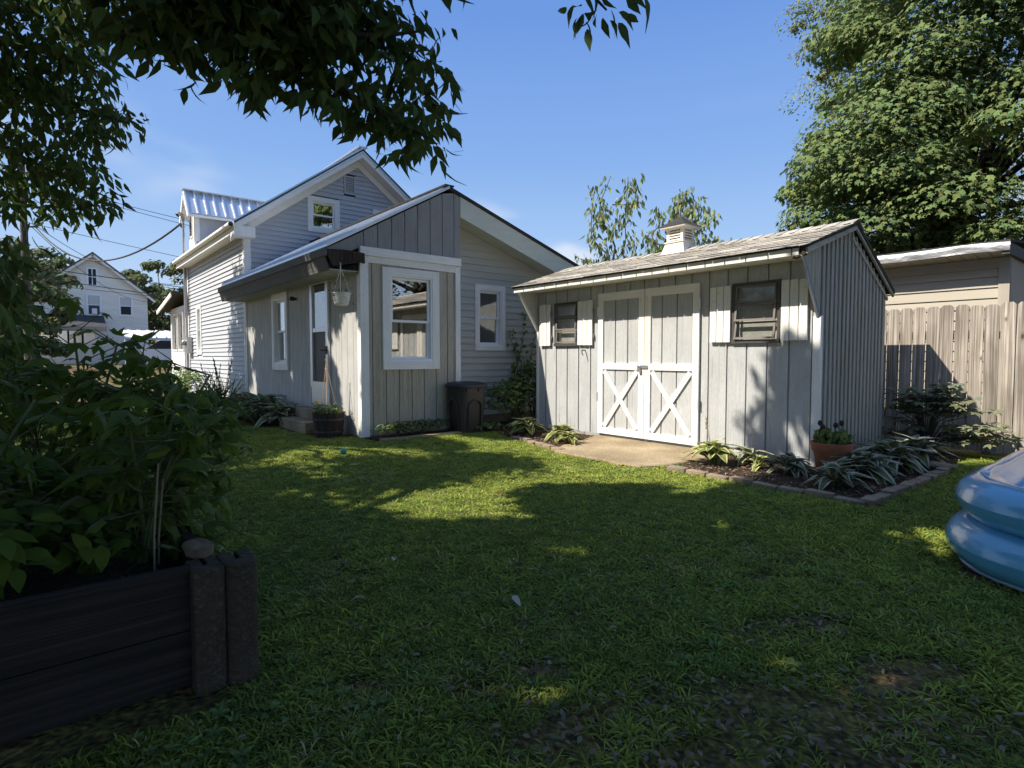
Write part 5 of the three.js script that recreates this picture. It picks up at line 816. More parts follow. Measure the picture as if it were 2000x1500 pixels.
{ // half-barrel planter with a bamboo tripod and flowers
  const c = V(-7.74, 0, -3.07), b = thing('barrel_planter', 'dark half-barrel planter with marigolds beside the storm door', 'planter', c);
  const n = 16; for (let k = 0; k < n; k++) { const a0 = k / n * 6.283 + .012, a1 = (k + 1) / n * 6.283 - .012, R = (y) => .175 + .045 * y / .34; const P = (a, r, y) => V(c.x + Math.cos(a) * r, y, c.z + Math.sin(a) * r); part(b, 'stave', outward(hex8([P(a0, R(0) - .02, .005), P(a0, R(0), .005), P(a0, R(.34) - .02, .34 + rr(-.006, .004)), P(a0, R(.34), .34), P(a1, R(0) - .02, .005), P(a1, R(0), .005), P(a1, R(.34) - .02, .34), P(a1, R(.34), .34)]), P((a0 + a1) / 2, .19, .17)), M.barrel); }
  for (const y of [.08, .25]) { const r = .178 + .045 * y / .34 + .003; part(b, 'hoop', lathe([[r, y - .015], [r + .004, y - .015], [r + .006, y + .015], [r + .002, y + .015]], c.x, 0, c.z, 32), M.iron); }
  part(b, 'soil', new THREE.CylinderGeometry(.195, .195, .02, 24).translate(c.x, .305, c.z), M.soil);
  const t = thing('bamboo_tripod', 'tripod of thin bamboo canes in the barrel planter', 'plant support', V(c.x, .3, c.z)); const tip = V(c.x - .02, .95, c.z + .02);
  for (const [dx, dz] of [[-.13, .06], [.14, .08], [0, -.13]]) part(t, 'cane', limb([V(c.x + dx, .3, c.z + dz), tip.clone().addScaledVector(V(-dx, 1.5, -dz), .08)], .006, .005, 6), M.bamboo); part(t, 'tie', new THREE.TorusGeometry(.012, .005, 6, 12).rotateX(Math.PI / 2).translate(tip.x, .94, tip.z), M.rope);
  const f = thing('marigold_plants', 'leafy bedding plants with a yellow flower in the barrel', 'flower', V(c.x, .31, c.z)), list = []; for (let k = 0; k < 190; k++) { const a = rr(0, 6.28), r = .2 * Math.sqrt(rnd()), h = rr(.02, .15); list.push([V(Math.cos(a) * r, h, Math.sin(a) * r), faceQuat(V(rr(-.8, .8), 1, rr(-.8, .8)), rr(0, 6.28)), rr(.035, .065), tone()]); } instances(f, 'foliage', smallLeaf, L.lit, list, true);
  for (const [dx, y, dz, r] of [[-.17, .17, .1, .032], [-.12, .13, .14, .02]]) { const g = []; for (let ring = 0; ring < 2; ring++) for (let k = 0; k < 9; k++) { const q = new THREE.SphereGeometry(r * .5, 6, 5); q.scale(1, .35, .6); q.translate(r * (.75 - ring * .35), ring * r * .3, 0); q.rotateY(k * .698 + ring * .3); g.push(q); } const h = mergeGeometries(g); h.rotateX(.5); h.rotateZ(.2); h.translate(c.x + dx, .31 + y, c.z + dz); part(f, 'blossom', h, M.petal); part(f, 'stem', limb([V(c.x + dx * .7, .3, c.z + dz * .7), V(c.x + dx, .31 + y, c.z + dz)], .004, .003, 5), M.stemGreen); }
}
{ // hanging basket under the porch eave
  const c = planeZ(667, 582, -3.02), b = thing('hanging_basket', 'white hanging flower basket on cords under the porch eave', 'hanging basket', V(c.x, c.y - .1, c.z)), y0 = c.y - .09, hook = V(c.x - .02, 2.24, c.z);
  part(b, 'bowl', lathe([[0, 0], [.075, 0], [.088, .02], [.11, .12], [.118, .14], [.124, .15], [.118, .155], [.11, .15], [.097, .06], [0, .05]], c.x, y0, c.z, 28), M.basket);
  for (let k = 0; k < 3; k++) { const a = k * 2.094 + .5; part(b, 'cord', limb([V(c.x + Math.cos(a) * .118, y0 + .15, c.z + Math.sin(a) * .118), hook.clone()], .0055, .005, 5), M.rope); }
  part(b, 'hook', limb([hook.clone().add(V(0, -.02, 0)), hook.clone().add(V(0, .06, 0))], .008, .008, 6), M.rope);
  const p = thing('basket_plant', 'sparse trailing plant in the hanging basket', 'plant', V(c.x, y0 + .06, c.z)); part(p, 'stem', limb([V(c.x, y0 + .05, c.z), V(c.x, y0 + .36, c.z)], .004, .002, 5), M.stemGreen); const list = [];
  for (let k = 0; k < 70; k++) { const a = rr(0, 6.28), o = rr(.02, .15); list.push([V(Math.cos(a) * o, k < 18 ? rr(.1, .3) : rr(.08, .13) - (o > .12 ? rr(0, .16) : 0), Math.sin(a) * o), faceQuat(V(rr(-1, 1), .8, rr(-1, 1)), rr(0, 6.28)), rr(.025, .05), tone()]); } instances(p, 'foliage', smallLeaf, L.bush, list, true);
}
{ // terracotta pot
  const c = V(-2.27, .015, -5.72), p = thing('terracotta_pot', 'terracotta flower pot at the right front corner of the shed', 'flower pot', c);
  part(p, 'body', lathe([[0, 0], [.12, 0], [.125, .01], [.155, .2], [.168, .205], [.182, .285], [.178, .29], [.16, .285], [.15, .21], [.115, .03], [0, .03]], c.x, c.y, c.z, 36), M.clay); part(p, 'soil', new THREE.CylinderGeometry(.15, .15, .02, 24).translate(c.x, c.y + .24, c.z), M.soil);
  const f = thing('potted_plant', 'dark potted plant with brown spent flower heads', 'plant', V(c.x, c.y + .25, c.z)), list = []; for (let k = 0; k < 150; k++) { const a = rr(0, 6.28), r = .15 * Math.sqrt(rnd()); list.push([V(Math.cos(a) * r, rr(0, .1), Math.sin(a) * r), leafQuat(V(rr(-.8, .8), 1, rr(-.8, .8)), rr(0, 6.28)), rr(.05, .1), tone()]); } instances(f, 'foliage', smallLeaf, L.cover, list, true);
  for (const [dx, dz, h] of [[-.1, .02, .2], [.03, .0, .19], [-.06, .06, .17], [.07, -.03, .21]]) { part(f, 'stem', limb([V(c.x + dx * .6, c.y + .25, c.z + dz), V(c.x + dx, c.y + .25 + h, c.z + dz)], .004, .004, 5), M.stemGreen); const g = new THREE.IcosahedronGeometry(.022, 1); g.scale(1, 1.3, 1); g.translate(c.x + dx, c.y + .26 + h, c.z + dz); part(f, 'flower_head', g, M.rotten); }
}
{ const p = gnd(671, 893), g = new THREE.SphereGeometry(.036, 24, 18); const b = new THREE.Mesh(g, M.ball); b.position.set(p.x, .036 + .03, p.z); b.name = numbered('toy_ball'); b.castShadow = true; scene.add(b); tag(b, 'small teal plastic ball lying on the lawn', 'ball'); }
{ // inflatable pool
  const P = thing('inflatable_pool', 'blue inflatable paddling pool with two thick air rings on the lawn', 'paddling pool', V(.6, 0, -4.8));
  const path = (inset) => { const x0 = -.83 + inset, x1 = 2.1 - inset, z0 = -5.98 + inset, z1 = -3.52 - inset, r = .52 - inset * .5, o = []; const corner = (cx, cz, a) => { for (let k = 0; k < 14; k++) { const t = a + k / 13 * Math.PI / 2; o.push([cx + Math.cos(t) * r, cz + Math.sin(t) * r, Math.cos(t), Math.sin(t)]); } }; const edge = (ax, az, bx, bz, nx, nz) => { for (let k = 1; k < 8; k++) o.push([ax + (bx - ax) * k / 8, az + (bz - az) * k / 8, nx, nz]); };
    corner(x1 - r, z1 - r, 0); edge(x1 - r, z1, x0 + r, z1, 0, 1); corner(x0 + r, z1 - r, Math.PI / 2); edge(x0, z1 - r, x0, z0 + r, -1, 0); corner(x0 + r, z0 + r, Math.PI); edge(x0 + r, z0, x1 - r, z0, 0, -1); corner(x1 - r, z0 + r, Math.PI * 1.5); edge(x1, z0 + r, x1, z1 - r, 1, 0); o.push(o[0]); return o; };
  const ringG = (inset, y, rh, rv) => { const pth = path(inset), m = 20, p = [], uv = [], idx = []; let len = 0; pth.forEach(([x, z, nx, nz], i) => { if (i) len += Math.hypot(x - pth[i - 1][0], z - pth[i - 1][1]); for (let k = 0; k <= m; k++) { const a = k / m * Math.PI * 2, puff = 1 + .02 * Math.sin(len * 9) + .015 * Math.sin(len * 23); p.push(x + nx * Math.cos(a) * rh * puff, y + Math.sin(a) * rv * puff, z + nz * Math.cos(a) * rh * puff); uv.push(len, k / m * .75); } }); for (let i = 0; i < pth.length - 1; i++) for (let k = 0; k < m; k++) { const a = i * (m + 1) + k, b = a + m + 1; idx.push(a, a + 1, b, a + 1, b + 1, b); } const g = new THREE.BufferGeometry(); g.setAttribute('position', new THREE.Float32BufferAttribute(p, 3)); g.setAttribute('uv', new THREE.Float32BufferAttribute(uv, 2)); g.setIndex(idx); g.computeVertexNormals(); return g; };
  part(P, 'air_ring', ringG(0, .128, .128, .122), M.pool); part(P, 'air_ring', ringG(.03, .352, .122, .116), M.pool); part(P, 'seam', ringG(-.05, .02, .012, .012), M.poolRim);
  const sh = new THREE.Shape(path(.05).map(([x, z]) => new THREE.Vector2(x, -z))); const fl = new THREE.ShapeGeometry(sh); fl.rotateX(-Math.PI / 2); fl.translate(0, .02, 0); part(P, 'liner', fl, M.liner); const w = new THREE.ShapeGeometry(sh, 4); w.rotateX(-Math.PI / 2); w.translate(0, .345, 0); { const p = w.attributes.position, uv = w.attributes.uv; for (let i = 0; i < p.count; i++) uv.setXY(i, p.getX(i), p.getZ(i)); } part(P, 'water', w, M.water);
  for (const [y, ins] of [[.24, .035], [.468, .03]]) part(P, 'seam', ringG(ins + (y > .3 ? 0 : -.0), y, .006, .004), M.poolRim);
  part(P, 'valve', lathe([[0, 0], [.022, 0], [.022, .012], [.01, .02], [0, .02]], -.79, .465, -3.98, 12), M.vinyl);
}

// ---------------------------------------------------------------- trees in view
function crownTree(name, label, base, trunkH, r0, blobs, perBlob, size, geo, mat, group, opt = {}) {
  const t = thing(name, label, 'tree', base, group), list = [], top = blobs.reduce((a, b) => Math.max(a, b.p.y), 0);
  part(t, 'trunk', limb(curve([base.clone(), base.clone().add(V(.1, trunkH * .5, .05)), base.clone().add(V(0, trunkH, 0))], 8), r0, r0 * .55, 10), M.bark);
  for (const [i, b] of blobs.entries()) if (i % (opt.every ?? 5) === 0) { const e = b.p, s = base.clone().add(V(0, trunkH * .92, 0)); part(t, 'limb', limb(curve([s, s.clone().lerp(e, .5).add(V(0, .25, 0)), e.clone()], 6), r0 * .3, .015, 6), M.bark); }
  for (const b of blobs) for (let k = 0; k < perBlob * (b.n ?? 1); k++) {
    const d = rdir(); if (d.y < -.3) d.y = -d.y * .4; d.normalize(); const r = Math.pow(rnd(), .28), p = V(b.p.x + d.x * b.r * r, b.p.y + d.y * b.r * (opt.flat ?? .6) * r, b.p.z + d.z * b.r * r);
    const nrm = V(d.x * .75 + rr(-.5, .5), .55 + d.y * .5 + rr(-.4, .4), d.z * .75 + rr(-.5, .5)); list.push([p.sub(base), faceQuat(nrm, Math.PI + rr(-1, 1)), size * rr(.7, 1.25), tone(.7, 1.3, opt.warm ?? .18)]);
  }
  instances(t, 'crown', geo, mat, list, true); return t;
}
function shellBlobs(c, rx, ry, rz, n, r, keep = () => true) { const o = []; let g = 0; while (o.length < n && g++ < n * 60) { const d = rdir(), q = 1 - .42 * Math.pow(rnd(), 2), p = V(c.x + d.x * rx * q, c.y + d.y * ry * q, c.z + d.z * rz * q); if (keep(p)) o.push({ p, r: r * rr(.7, 1.3) }); } return o; }
reseed(1111);
{ // big maple behind the garage
  const c = V(-4.3, 6.2, -16.6), base = V(-4.1, 0, -17.4);
  const front = p => { const q = pixel(p); if (!q) return false; const edge = q[1] > 400 ? 1560 : q[1] > 200 ? 1560 + (400 - q[1]) * .28 : 1616 + (200 - q[1]) * .3; return q[0] > edge + 14 && p.y > 1.2; };
  const blobs = [...shellBlobs(c, 5.4, 6.4, 4.2, 300, 1.0, p => front(p) && p.z > c.z - 1.5), ...shellBlobs(c, 4, 5, 3, 60, 1.2, front)];
  crownTree('maple_tree', 'large dense maple with sunlit leaf tiers behind the garage', base, 5, .32, blobs, 430, .112, mapleLeaf, L.maple, null, { every: 12, flat: .55 });
  const c2 = V(-9.5, 12.2, -27), keep2 = p => { const q = pixel(p); return q && q[0] > 1560 && p.y > 6; };
  const b2 = shellBlobs(c2, 4.2, 5, 3, 90, .9, keep2); for (const [px, py, d, r] of [[1570, 18, 27, .55], [1600, 30, 27, .6], [1640, 25, 27, .7], [1560, 55, 27, .3], [1625, 90, 27, .5], [1650, 120, 27, .6], [1610, 150, 27, .25], [1640, 160, 27, .5], [1680, 60, 27, .9], [1700, 120, 27, .9], [1660, 200, 27, .6]]) b2.push({ p: at(px, py, d), r });
  crownTree('locust_tree', 'feathery pale tree rising above the left edge of the maple', V(-9.2, 0, -27.5), 8, .26, b2, 170, .13, smallLeaf, L.locust, null, { every: 9, flat: .8 });
}
reseed(1180);
{ const c = V(5.8, 5.2, -11.6), base = V(5.8, 0, -11.8); crownTree('maple_tree', 'broad leafy maple beyond the fence right of the pool', base, 4, .3, shellBlobs(c, 4.6, 5.4, 4.4, 120, 1.2, p => p.y > 1.2), 150, .2, mapleLeaf, L.maple, null, { every: 12, flat: .55 }); }
reseed(1212);
{ // two thin saplings behind the shed
  const sap = (label, px, distZ, branches, size, dens) => {
    const b0 = planeZ(px[0], px[1], distZ), base = V(b0.x, 0, distZ), t = thing('young_tree', label, 'tree', base), list = []; let parts = 0;
    const P = (x, y) => planeZ(x, y, distZ);
    for (const br of branches) {
      const pts = curve(br.map(([x, y], i) => { const p = P(x, y); p.z += (i ? Math.sin(x * .37 + y * .11) * .25 : 0); return p; }), 14); part(t, br.trunk ? 'trunk' : 'branch', limb(pts, br.trunk ? .03 : .014, .005, 6), M.twig);
      for (let i = br.trunk ? 5 : 2; i < pts.length; i++) for (let k = 0; k < dens; k++) { const o = rdir().multiplyScalar(rr(.03, .2)), p = pts[i].clone().add(o), dir = V(o.x * 2.2, -.75 + rr(-.3, .5), o.z * 2.2); const q = leafQuat(dir, rr(0, 6.28)), s = size * rr(.75, 1.25); p.sub(base); if (parts++ < 240) put(t, 'leaf', elderLeaf[k % 3], L.sapling, p, q, s); else list.push([p, q, s, tone(.75, 1.3, .2)]); }
    }
    instances(t, 'foliage', elderLeaf[0], L.sapling, list, true);
  };
  const T1 = a => { a.trunk = true; return a; };
  sap('slender young tree with drooping leaves rising behind the shed roof, near the house rake', [1196, 560], -9.0, [T1([[1196, 900], [1196, 560], [1192, 480], [1186, 420], [1196, 345]]), [[1194, 520], [1215, 480], [1222, 430], [1240, 350]], [[1192, 500], [1170, 470], [1168, 420], [1172, 365]], [[1196, 530], [1230, 515], [1255, 495]], [[1194, 540], [1165, 520], [1145, 507]], [[1192, 470], [1215, 445], [1245, 405]], [[1190, 450], [1172, 430], [1166, 400]], [[1192, 530], [1172, 500], [1160, 465]], [[1196, 540], [1215, 520], [1235, 470]], [[1196, 548], [1160, 528], [1135, 515]], [[1196, 400], [1222, 392], [1245, 352]]], .135, 6);
  sap('young tree with upright leaf sprays just behind the roof cupola', [1330, 540], -9.2, [T1([[1330, 900], [1330, 540], [1326, 450], [1322, 385]]), [[1328, 480], [1345, 430], [1358, 395]], [[1328, 500], [1380, 450], [1408, 425]], [[1326, 500], [1290, 470], [1276, 430], [1288, 410]], [[1330, 520], [1370, 475], [1402, 470]], [[1326, 440], [1315, 405], [1330, 375]], [[1328, 520], [1280, 480], [1262, 465]], [[1330, 470], [1350, 430], [1340, 380]], [[1330, 500], [1285, 500], [1278, 480]]], .13, 7);
}
reseed(1313);
{ // far trees by the white house
  const mk = (name, label, cx, cy, d, rx, ry, mat) => { const c = at(cx, cy, d), b = V(c.x, rise(c.x), c.z); crownTree(name, label, b, c.y * .6, .3, shellBlobs(c, rx, ry, rx, 70, rx * .3), 70, .42, ovate, mat, 'trees beyond the street', { every: 10 }); };
  mk('street_tree', 'olive-toned round tree between the white house and the grey house', 318, 590, 66, 3.4, 4.2, L.far);
  mk('street_tree', 'low dark tree right of the white house, behind the olive one', 262, 585, 76, 2.6, 3, L.far);
  mk('street_tree', 'dark tree behind the left shoulder of the white house', 75, 560, 72, 4, 3.2, L.far);
  mk('street_tree', 'dark tree at the street beside the utility pole', 15, 600, 48, 3.4, 4, L.far);
}
// ---------------------------------------------------------------- overhanging tree: branches in view, crown and trunk outside the frame
const inPoly = (x, y, P) => { let c = false; for (let i = 0, j = P.length - 1; i < P.length; j = i++) if ((P[i][1] > y) !== (P[j][1] > y) && x < (P[j][0] - P[i][0]) * (y - P[i][1]) / (P[j][1] - P[i][1]) + P[i][0]) c = !c; return c; };
const overhead = [[230, -70], [232, 78], [300, 95], [362, 150], [400, 168], [470, 172], [520, 190], [575, 170], [600, 205], [640, 232], [690, 262], [740, 285], [800, 288], [850, 285], [842, 235], [850, 190], [862, 130], [850, 70], [800, 45], [730, 12], [720, -70]];
const leftside = [[-80, -70], [228, -70], [215, 20], [205, 90], [200, 150], [205, 195], [262, 238], [205, 268], [160, 285], [190, 330], [222, 380], [200, 420], [120, 425], [70, 440], [40, 445], [-80, 470]];
const shadeTreeBase = V(-4.4, 0, 3.4), elder = thing('box_elder_tree', 'tree with dark drooping leaves overhanging the yard from above', 'tree', shadeTreeBase);
reseed(1414);
{
  const B = shadeTreeBase, list = []; let parts = 0;
  part(elder, 'trunk', limb(curve([V(B.x, -.1, B.z), V(B.x + .1, 1.5, B.z), V(B.x, 3, B.z + .1), V(B.x + .1, 4.4, B.z)], 10), .26, .16, 12), M.bark);
  const fork = V(B.x + .05, 3.4, B.z + .05);
  const boughs = [[at(250, -160, 3.4), at(480, 10, 3.0), at(700, 70, 2.85), at(830, 60, 2.8)], [at(250, -160, 3.4), at(420, 40, 3.05), at(620, 150, 2.85), at(760, 230, 2.75), at(840, 270, 2.75)], [at(300, -220, 3.3), at(600, -120, 2.9), at(900, -90, 2.8), at(1120, -40, 2.9), at(1185, 20, 2.9)], [at(250, -160, 3.4), at(330, 20, 3.2), at(420, 110, 3.1)]];
  for (const b of boughs) part(elder, 'branch', limb(curve([fork.clone(), fork.clone().lerp(b[0], .5).add(V(0, .5, 0)), ...b], 20), .05, .004, 7), M.twig);
  const spray = (p, size) => {   // a compound leaf: drooping stalk with five leaflets
    const a = rr(0, 6.28), out = V(Math.cos(a), -.25, Math.sin(a)), n = 3 + Math.floor(rnd() * 3), len = size * rr(1, 1.5), stalk = p.clone().addScaledVector(out, len);
    for (let k = 0; k < n; k++) { const f = .35 + .65 * k / (n - 1), b = p.clone().lerp(stalk, f), s = k === n - 1 ? 0 : k % 2 ? 1 : -1, side = V(-out.z, 0, out.x).multiplyScalar(s), dir = V(out.x * .55 + side.x * .6, -.85 + rr(-.25, .25), out.z * .55 + side.z * .6), q = leafQuat(dir, rr(0, 6.28)), sc = size * rr(.8, 1.2); b.sub(B); if (parts++ < 290) put(elder, 'leaf', elderLeaf[k % 3], L.elder, b, q, sc); else list.push([b, q, sc, tone(.7, 1.25)]); }
  };
  const fill = (poly, n, d0, d1, size, tx = 0) => { const xs = poly.map(p => p[0]), ys = poly.map(p => p[1]), x0 = Math.min(...xs), x1 = Math.max(...xs), y0 = Math.min(...ys), y1 = Math.max(...ys); let g = 0, c = 0; while (c < n && g++ < n * 30) { const x = rr(x0, x1), y = rr(y0, y1); if (!inPoly(x, y, poly)) continue; if (vnoise(x * .022, y * .022, 77) < .16) continue; c++; spray(at(x, y - 22, rr(d0, d1)), size); } };
  for (const [x, y, d] of [[832, 292, 2.75], [845, 300, 2.7], [800, 296, 2.75], [760, 290, 2.8], [712, 268, 2.8], [866, 72, 2.8], [858, 100, 2.8], [850, 130, 2.8], [846, 150, 2.75], [870, 150, 2.8], [838, 215, 2.75], [846, 240, 2.75], [640, 232, 2.8], [600, 205, 2.8], [575, 175, 2.85], [540, 185, 2.85], [500, 180, 2.9], [470, 175, 2.9], [430, 165, 2.95], [395, 160, 3], [365, 150, 3], [300, 90, 3.1], [245, 70, 3.1], [1120, 0, 2.9], [1150, 15, 2.9], [1175, 25, 2.9], [1205, 0, 2.9], [1185, 38, 2.9], [1160, 40, 2.9], [1215, -15, 2.9], [1135, 20, 2.9], [850, -12, 2.8], [838, -25, 2.8]]) spray(at(x, y - 10, d), .088);
  fill(overhead, 560, 2.65, 3.3, .09);
  fill([[230, -80], [235, 70], [330, 100], [480, 130], [600, 120], [700, 60], [720, -80]], 300, 2.9, 3.6, .095);
  instances(elder, 'foliage', elderLeaf[0], L.elder, list, true);
}
const leftTreeBase = V(-9.5, 0, 2.2), leftTree = thing('box_elder_tree', 'second dark leafy tree, boughs hanging down along the utility pole', 'tree', leftTreeBase);
reseed(1515);
{
  const B = leftTreeBase, list = []; let parts = 0;
  part(leftTree, 'trunk', limb(curve([V(B.x, -.1, B.z), V(B.x - .1, 1.8, B.z), V(B.x, 3.6, B.z - .1), V(B.x, 5, B.z)], 10), .24, .14, 12), M.bark);
  const fork = V(B.x, 4, B.z - .1);
  for (const b of [[at(-40, 60, 7.5), at(80, 100, 6.6), at(190, 140, 6)], [at(-40, 100, 7.5), at(90, 190, 6.4), at(250, 240, 6)], [at(-40, 260, 7.5), at(90, 330, 6.6), at(220, 390, 6.4)], [at(-60, 20, 7.5), at(100, 20, 6.6), at(215, 40, 6.2)], [at(-60, 380, 7.5), at(40, 430, 6.8)]]) part(leftTree, 'branch', limb(curve([fork.clone(), fork.clone().lerp(b[0], .6).add(V(0, .6, 0)), ...b], 18), .05, .005, 7), M.twig);
  const leaf = (p, size) => { for (let k = 0; k < 4; k++) { const o = rdir().multiplyScalar(size * .9), dir = V(o.x * 6 + .1, -.7 + rr(-.4, .5), o.z * 6), q = leafQuat(dir, rr(0, 6.28)), sc = size * rr(.75, 1.25), b = p.clone().add(o).sub(B); if (parts++ < 290) put(leftTree, 'leaf', elderLeaf[k % 3], L.elder, b, q, sc); else list.push([b, q, sc, tone(.7, 1.3)]); } };
  for (const [x, y] of [[225, 60], [212, 90], [218, 125], [208, 150], [225, 200], [245, 228], [262, 240], [280, 248], [240, 255], [215, 262], [195, 275], [180, 285], [165, 290], [205, 350], [225, 375], [232, 395], [215, 420], [205, 440], [175, 430], [150, 420], [225, 410], [190, 330], [120, 290], [140, 300]]) leaf(at(x, y - 6, 6.1), .105);
  let c = 0, g = 0; while (c < 1050 && g++ < 20000) { const x = rr(-80, 260), y = rr(-70, 460); if (!inPoly(x, y, leftside) || vnoise(x * .03 + 5, y * .03, 31) < .2 || (x > 30 && x < 75 && y > 400)) continue; c++; leaf(at(x, y - 5, rr(5.8, 7.4)), .105); }
  c = 0; g = 0; while (c < 110 && g++ < 9000) { const x = rr(-40, 62), y = rr(470, 690); if (x > 42 + (y - 470) * .08 || vnoise(x * .04, y * .03, 41) < .3) continue; c++; leaf(at(x, y, rr(4.6, 5.8)), .11); }
  instances(leftTree, 'foliage', elderLeaf[0], L.elder, list, true);
}
// ---------------------------------------------------------------- the shade: crowns over and behind the camera, with the gaps that let the sun through
const SA = -SUN.x / SUN.z, SB = SUN.y / SUN.z;     // per metre towards -z: x grows by SA, y falls by SB
const litSpots = [[860, 988, 135, 22], [745, 985, 45, 15], [960, 945, 60, 10], [660, 884, 85, 8], [800, 888, 60, 7], [590, 905, 60, 9], [1080, 1068, 50, 10], [1815, 1052, 45, 26], [1440, 1040, 60, 10], [1475, 1272, 42, 16], [1485, 1315, 45, 14], [1905, 1362, 50, 26], [1125, 1318, 30, 10], [1130, 930, 130, 13], [640, 930, 40, 6], [1550, 1140, 40, 8]];
function sunlitWanted(p) {   // true where the photograph shows sun at the end of the sun ray through p
  const hit = z => { const t = p.z - z; return [p.x + SA * t, p.y - SB * t]; };
  if (p.z > ZP) { const [x, y] = hit(ZP); if (x < XP && y > -.05) { if (y > 5.6) return true; if (x > XM) { if (y > 2.6) return rnd() < .3; const n = fbm(x * 2.1 + 3, (y + x * .3) * .9, 17, 3); return x > -8.3 ? n > .40 && !(y < .9 && x < -7.9) : n > .66; } if (x > -14.35 + .25 * vnoise(y * 1.5, 3, 9)) return fbm(x * 3, y * 1.2, 19, 2) > .62; return x > -17.6 || y > 2.6; } }
  const [sx, sy] = hit(SZ); if (sy > 0) {
    if (sx > SX0 - .4 && sx < SX1 + .05) { if (sy > 1.35) return true; if (sx < -3.35) return !(sx > -6.2 && sx < -5.55 && sy > .2 && sy < .75 && fbm(sx * 5, sy * 5, 23, 2) > .5); const lim = sx > -2.95 ? 1.25 : .2 + (sx + 3.35) * 2.6; return sy > lim - .25 * fbm(sx * 4, sy * 3, 29, 2) || fbm(sx * 3.3, sy * 2.3, 31, 3) > .6; }
    if (sx >= SX1) { const [fx, fy] = hit(-8.28); if (fy > .12) return true; return false; }
    return sx < SX0 - .4 ? rnd() < .5 : true;
  }
  const t = p.y / SB, g = V(p.x + SA * t, 0, p.z - t);
  if (g.z < -3.85 + .35 * (vnoise(g.x * 1.3, 2, 5) - .5) && g.x < -2.65 && g.x > -5.7) return true;
  if (g.z < -4.05 && g.x <= -5.7 && g.x > -7) return fbm(g.x * 1.6, g.z * 1.6, 37, 3) > .42;
  const q = pixel(g); if (q && q[0] > -50 && q[0] < 2050) for (const [x, y, a, b] of litSpots) { const u = (q[0] - x) / a, v = (q[1] - y) / b; if (u * u + v * v < 1.7) return true; }
  return false;
}
reseed(1616);
{
  const cluster = (() => { const gs = []; for (let k = 0; k < 14; k++) { const g = ovate.clone(); const s = rr(.11, .17); g.applyMatrix4(new THREE.Matrix4().compose(rdir().multiplyScalar(rr(.05, .19)), faceQuat(V(rr(-.7, .7), 1, rr(-.7, .7)), rr(0, 6.28)), V(s * 1.1, s, s))); gs.push(g); } return mergeRaw(gs); })();
  const crowns = [
    { t: elder, n: 5200, c: [[V(-4.6, 5.4, 3.2), 4.6, 2.3, 4.2], [V(-2.2, 5.2, 4.4), 4.2, 2.2, 4], [V(-5.8, 6.4, .3), 3, 2, 2.2], [V(-2.6, 5.6, .2), 3, 1.9, 2.4]] },
    { t: leftTree, n: 3200, c: [[V(-9.5, 5.6, 2.6), 4.2, 2.4, 3], [V(-12.8, 5.6, 2.6), 4, 2.3, 2.6], [V(-12.6, 6.9, 1.7), 4.8, 1.7, 1.5], [V(-10, 6.4, 1.5), 3, 1.8, 1.4]] },
  ];
  const backBase = V(1.8, 0, 5.6), back = thing('shade_tree', 'shade tree standing behind the viewpoint beyond the pool', 'tree', backBase);
  part(back, 'trunk', limb(curve([V(1.8, -.1, 5.6), V(1.9, 2, 5.6), V(1.8, 4.6, 5.5)], 8), .25, .14, 12), M.bark);
  crowns.push({ t: back, n: 4600, c: [[V(.6, 5.3, 4.6), 4.6, 2.3, 4], [V(2.6, 5.2, 3.4), 3.6, 2.2, 3.6], [V(-.6, 5.4, .2), 3, 1.9, 2.6], [V(-1.5, 4.6, 6.8), 4.5, 2, 3], [V(2.5, 4.4, 1.2), 2.6, 1.8, 2.6]] });
  for (const w of crowns) {
    const B = bases.get(w.t), list = []; let g = 0;
    while (list.length < w.n && g++ < w.n * 14) {
      const [c, rx, ry, rz] = w.c[Math.floor(rnd() * w.c.length)], d = rdir().multiplyScalar(Math.pow(rnd(), .45)), p = V(c.x + d.x * rx, c.y + d.y * ry, c.z + d.z * rz);
      if (p.y < 2.7) continue;
      const q = pixel(p); if (q) { const m = F * .36 / q[2]; if (q[0] > -m && q[0] < 2000 + m && q[1] > -m && q[1] < 1500) continue; }
      if (sunlitWanted(p) || sunlitWanted(p.clone().add(V(.16, 0, 0))) || sunlitWanted(p.clone().add(V(-.16, 0, 0))) || sunlitWanted(p.clone().add(V(0, .12, 0))) || sunlitWanted(p.clone().add(V(0, -.12, 0)))) continue;
      list.push([p.sub(B), new THREE.Quaternion().setFromEuler(new THREE.Euler(rr(-.4, .4), rr(0, 6.28), rr(-.4, .4))), rr(.85, 1.25), tone()]);
    }
    for (let k = 0; k < 9 && list.length; k++) { const e = list[Math.floor(rnd() * list.length)][0].clone().add(B); part(w.t, 'limb', limb(curve([V(B.x, 3.8, B.z), V(B.x, 4.4, B.z).lerp(e, .5), e], 6), .07, .012, 6), M.bark); }
    instances(w.t, 'crown', cluster, L.elder, list, true);
  }
}
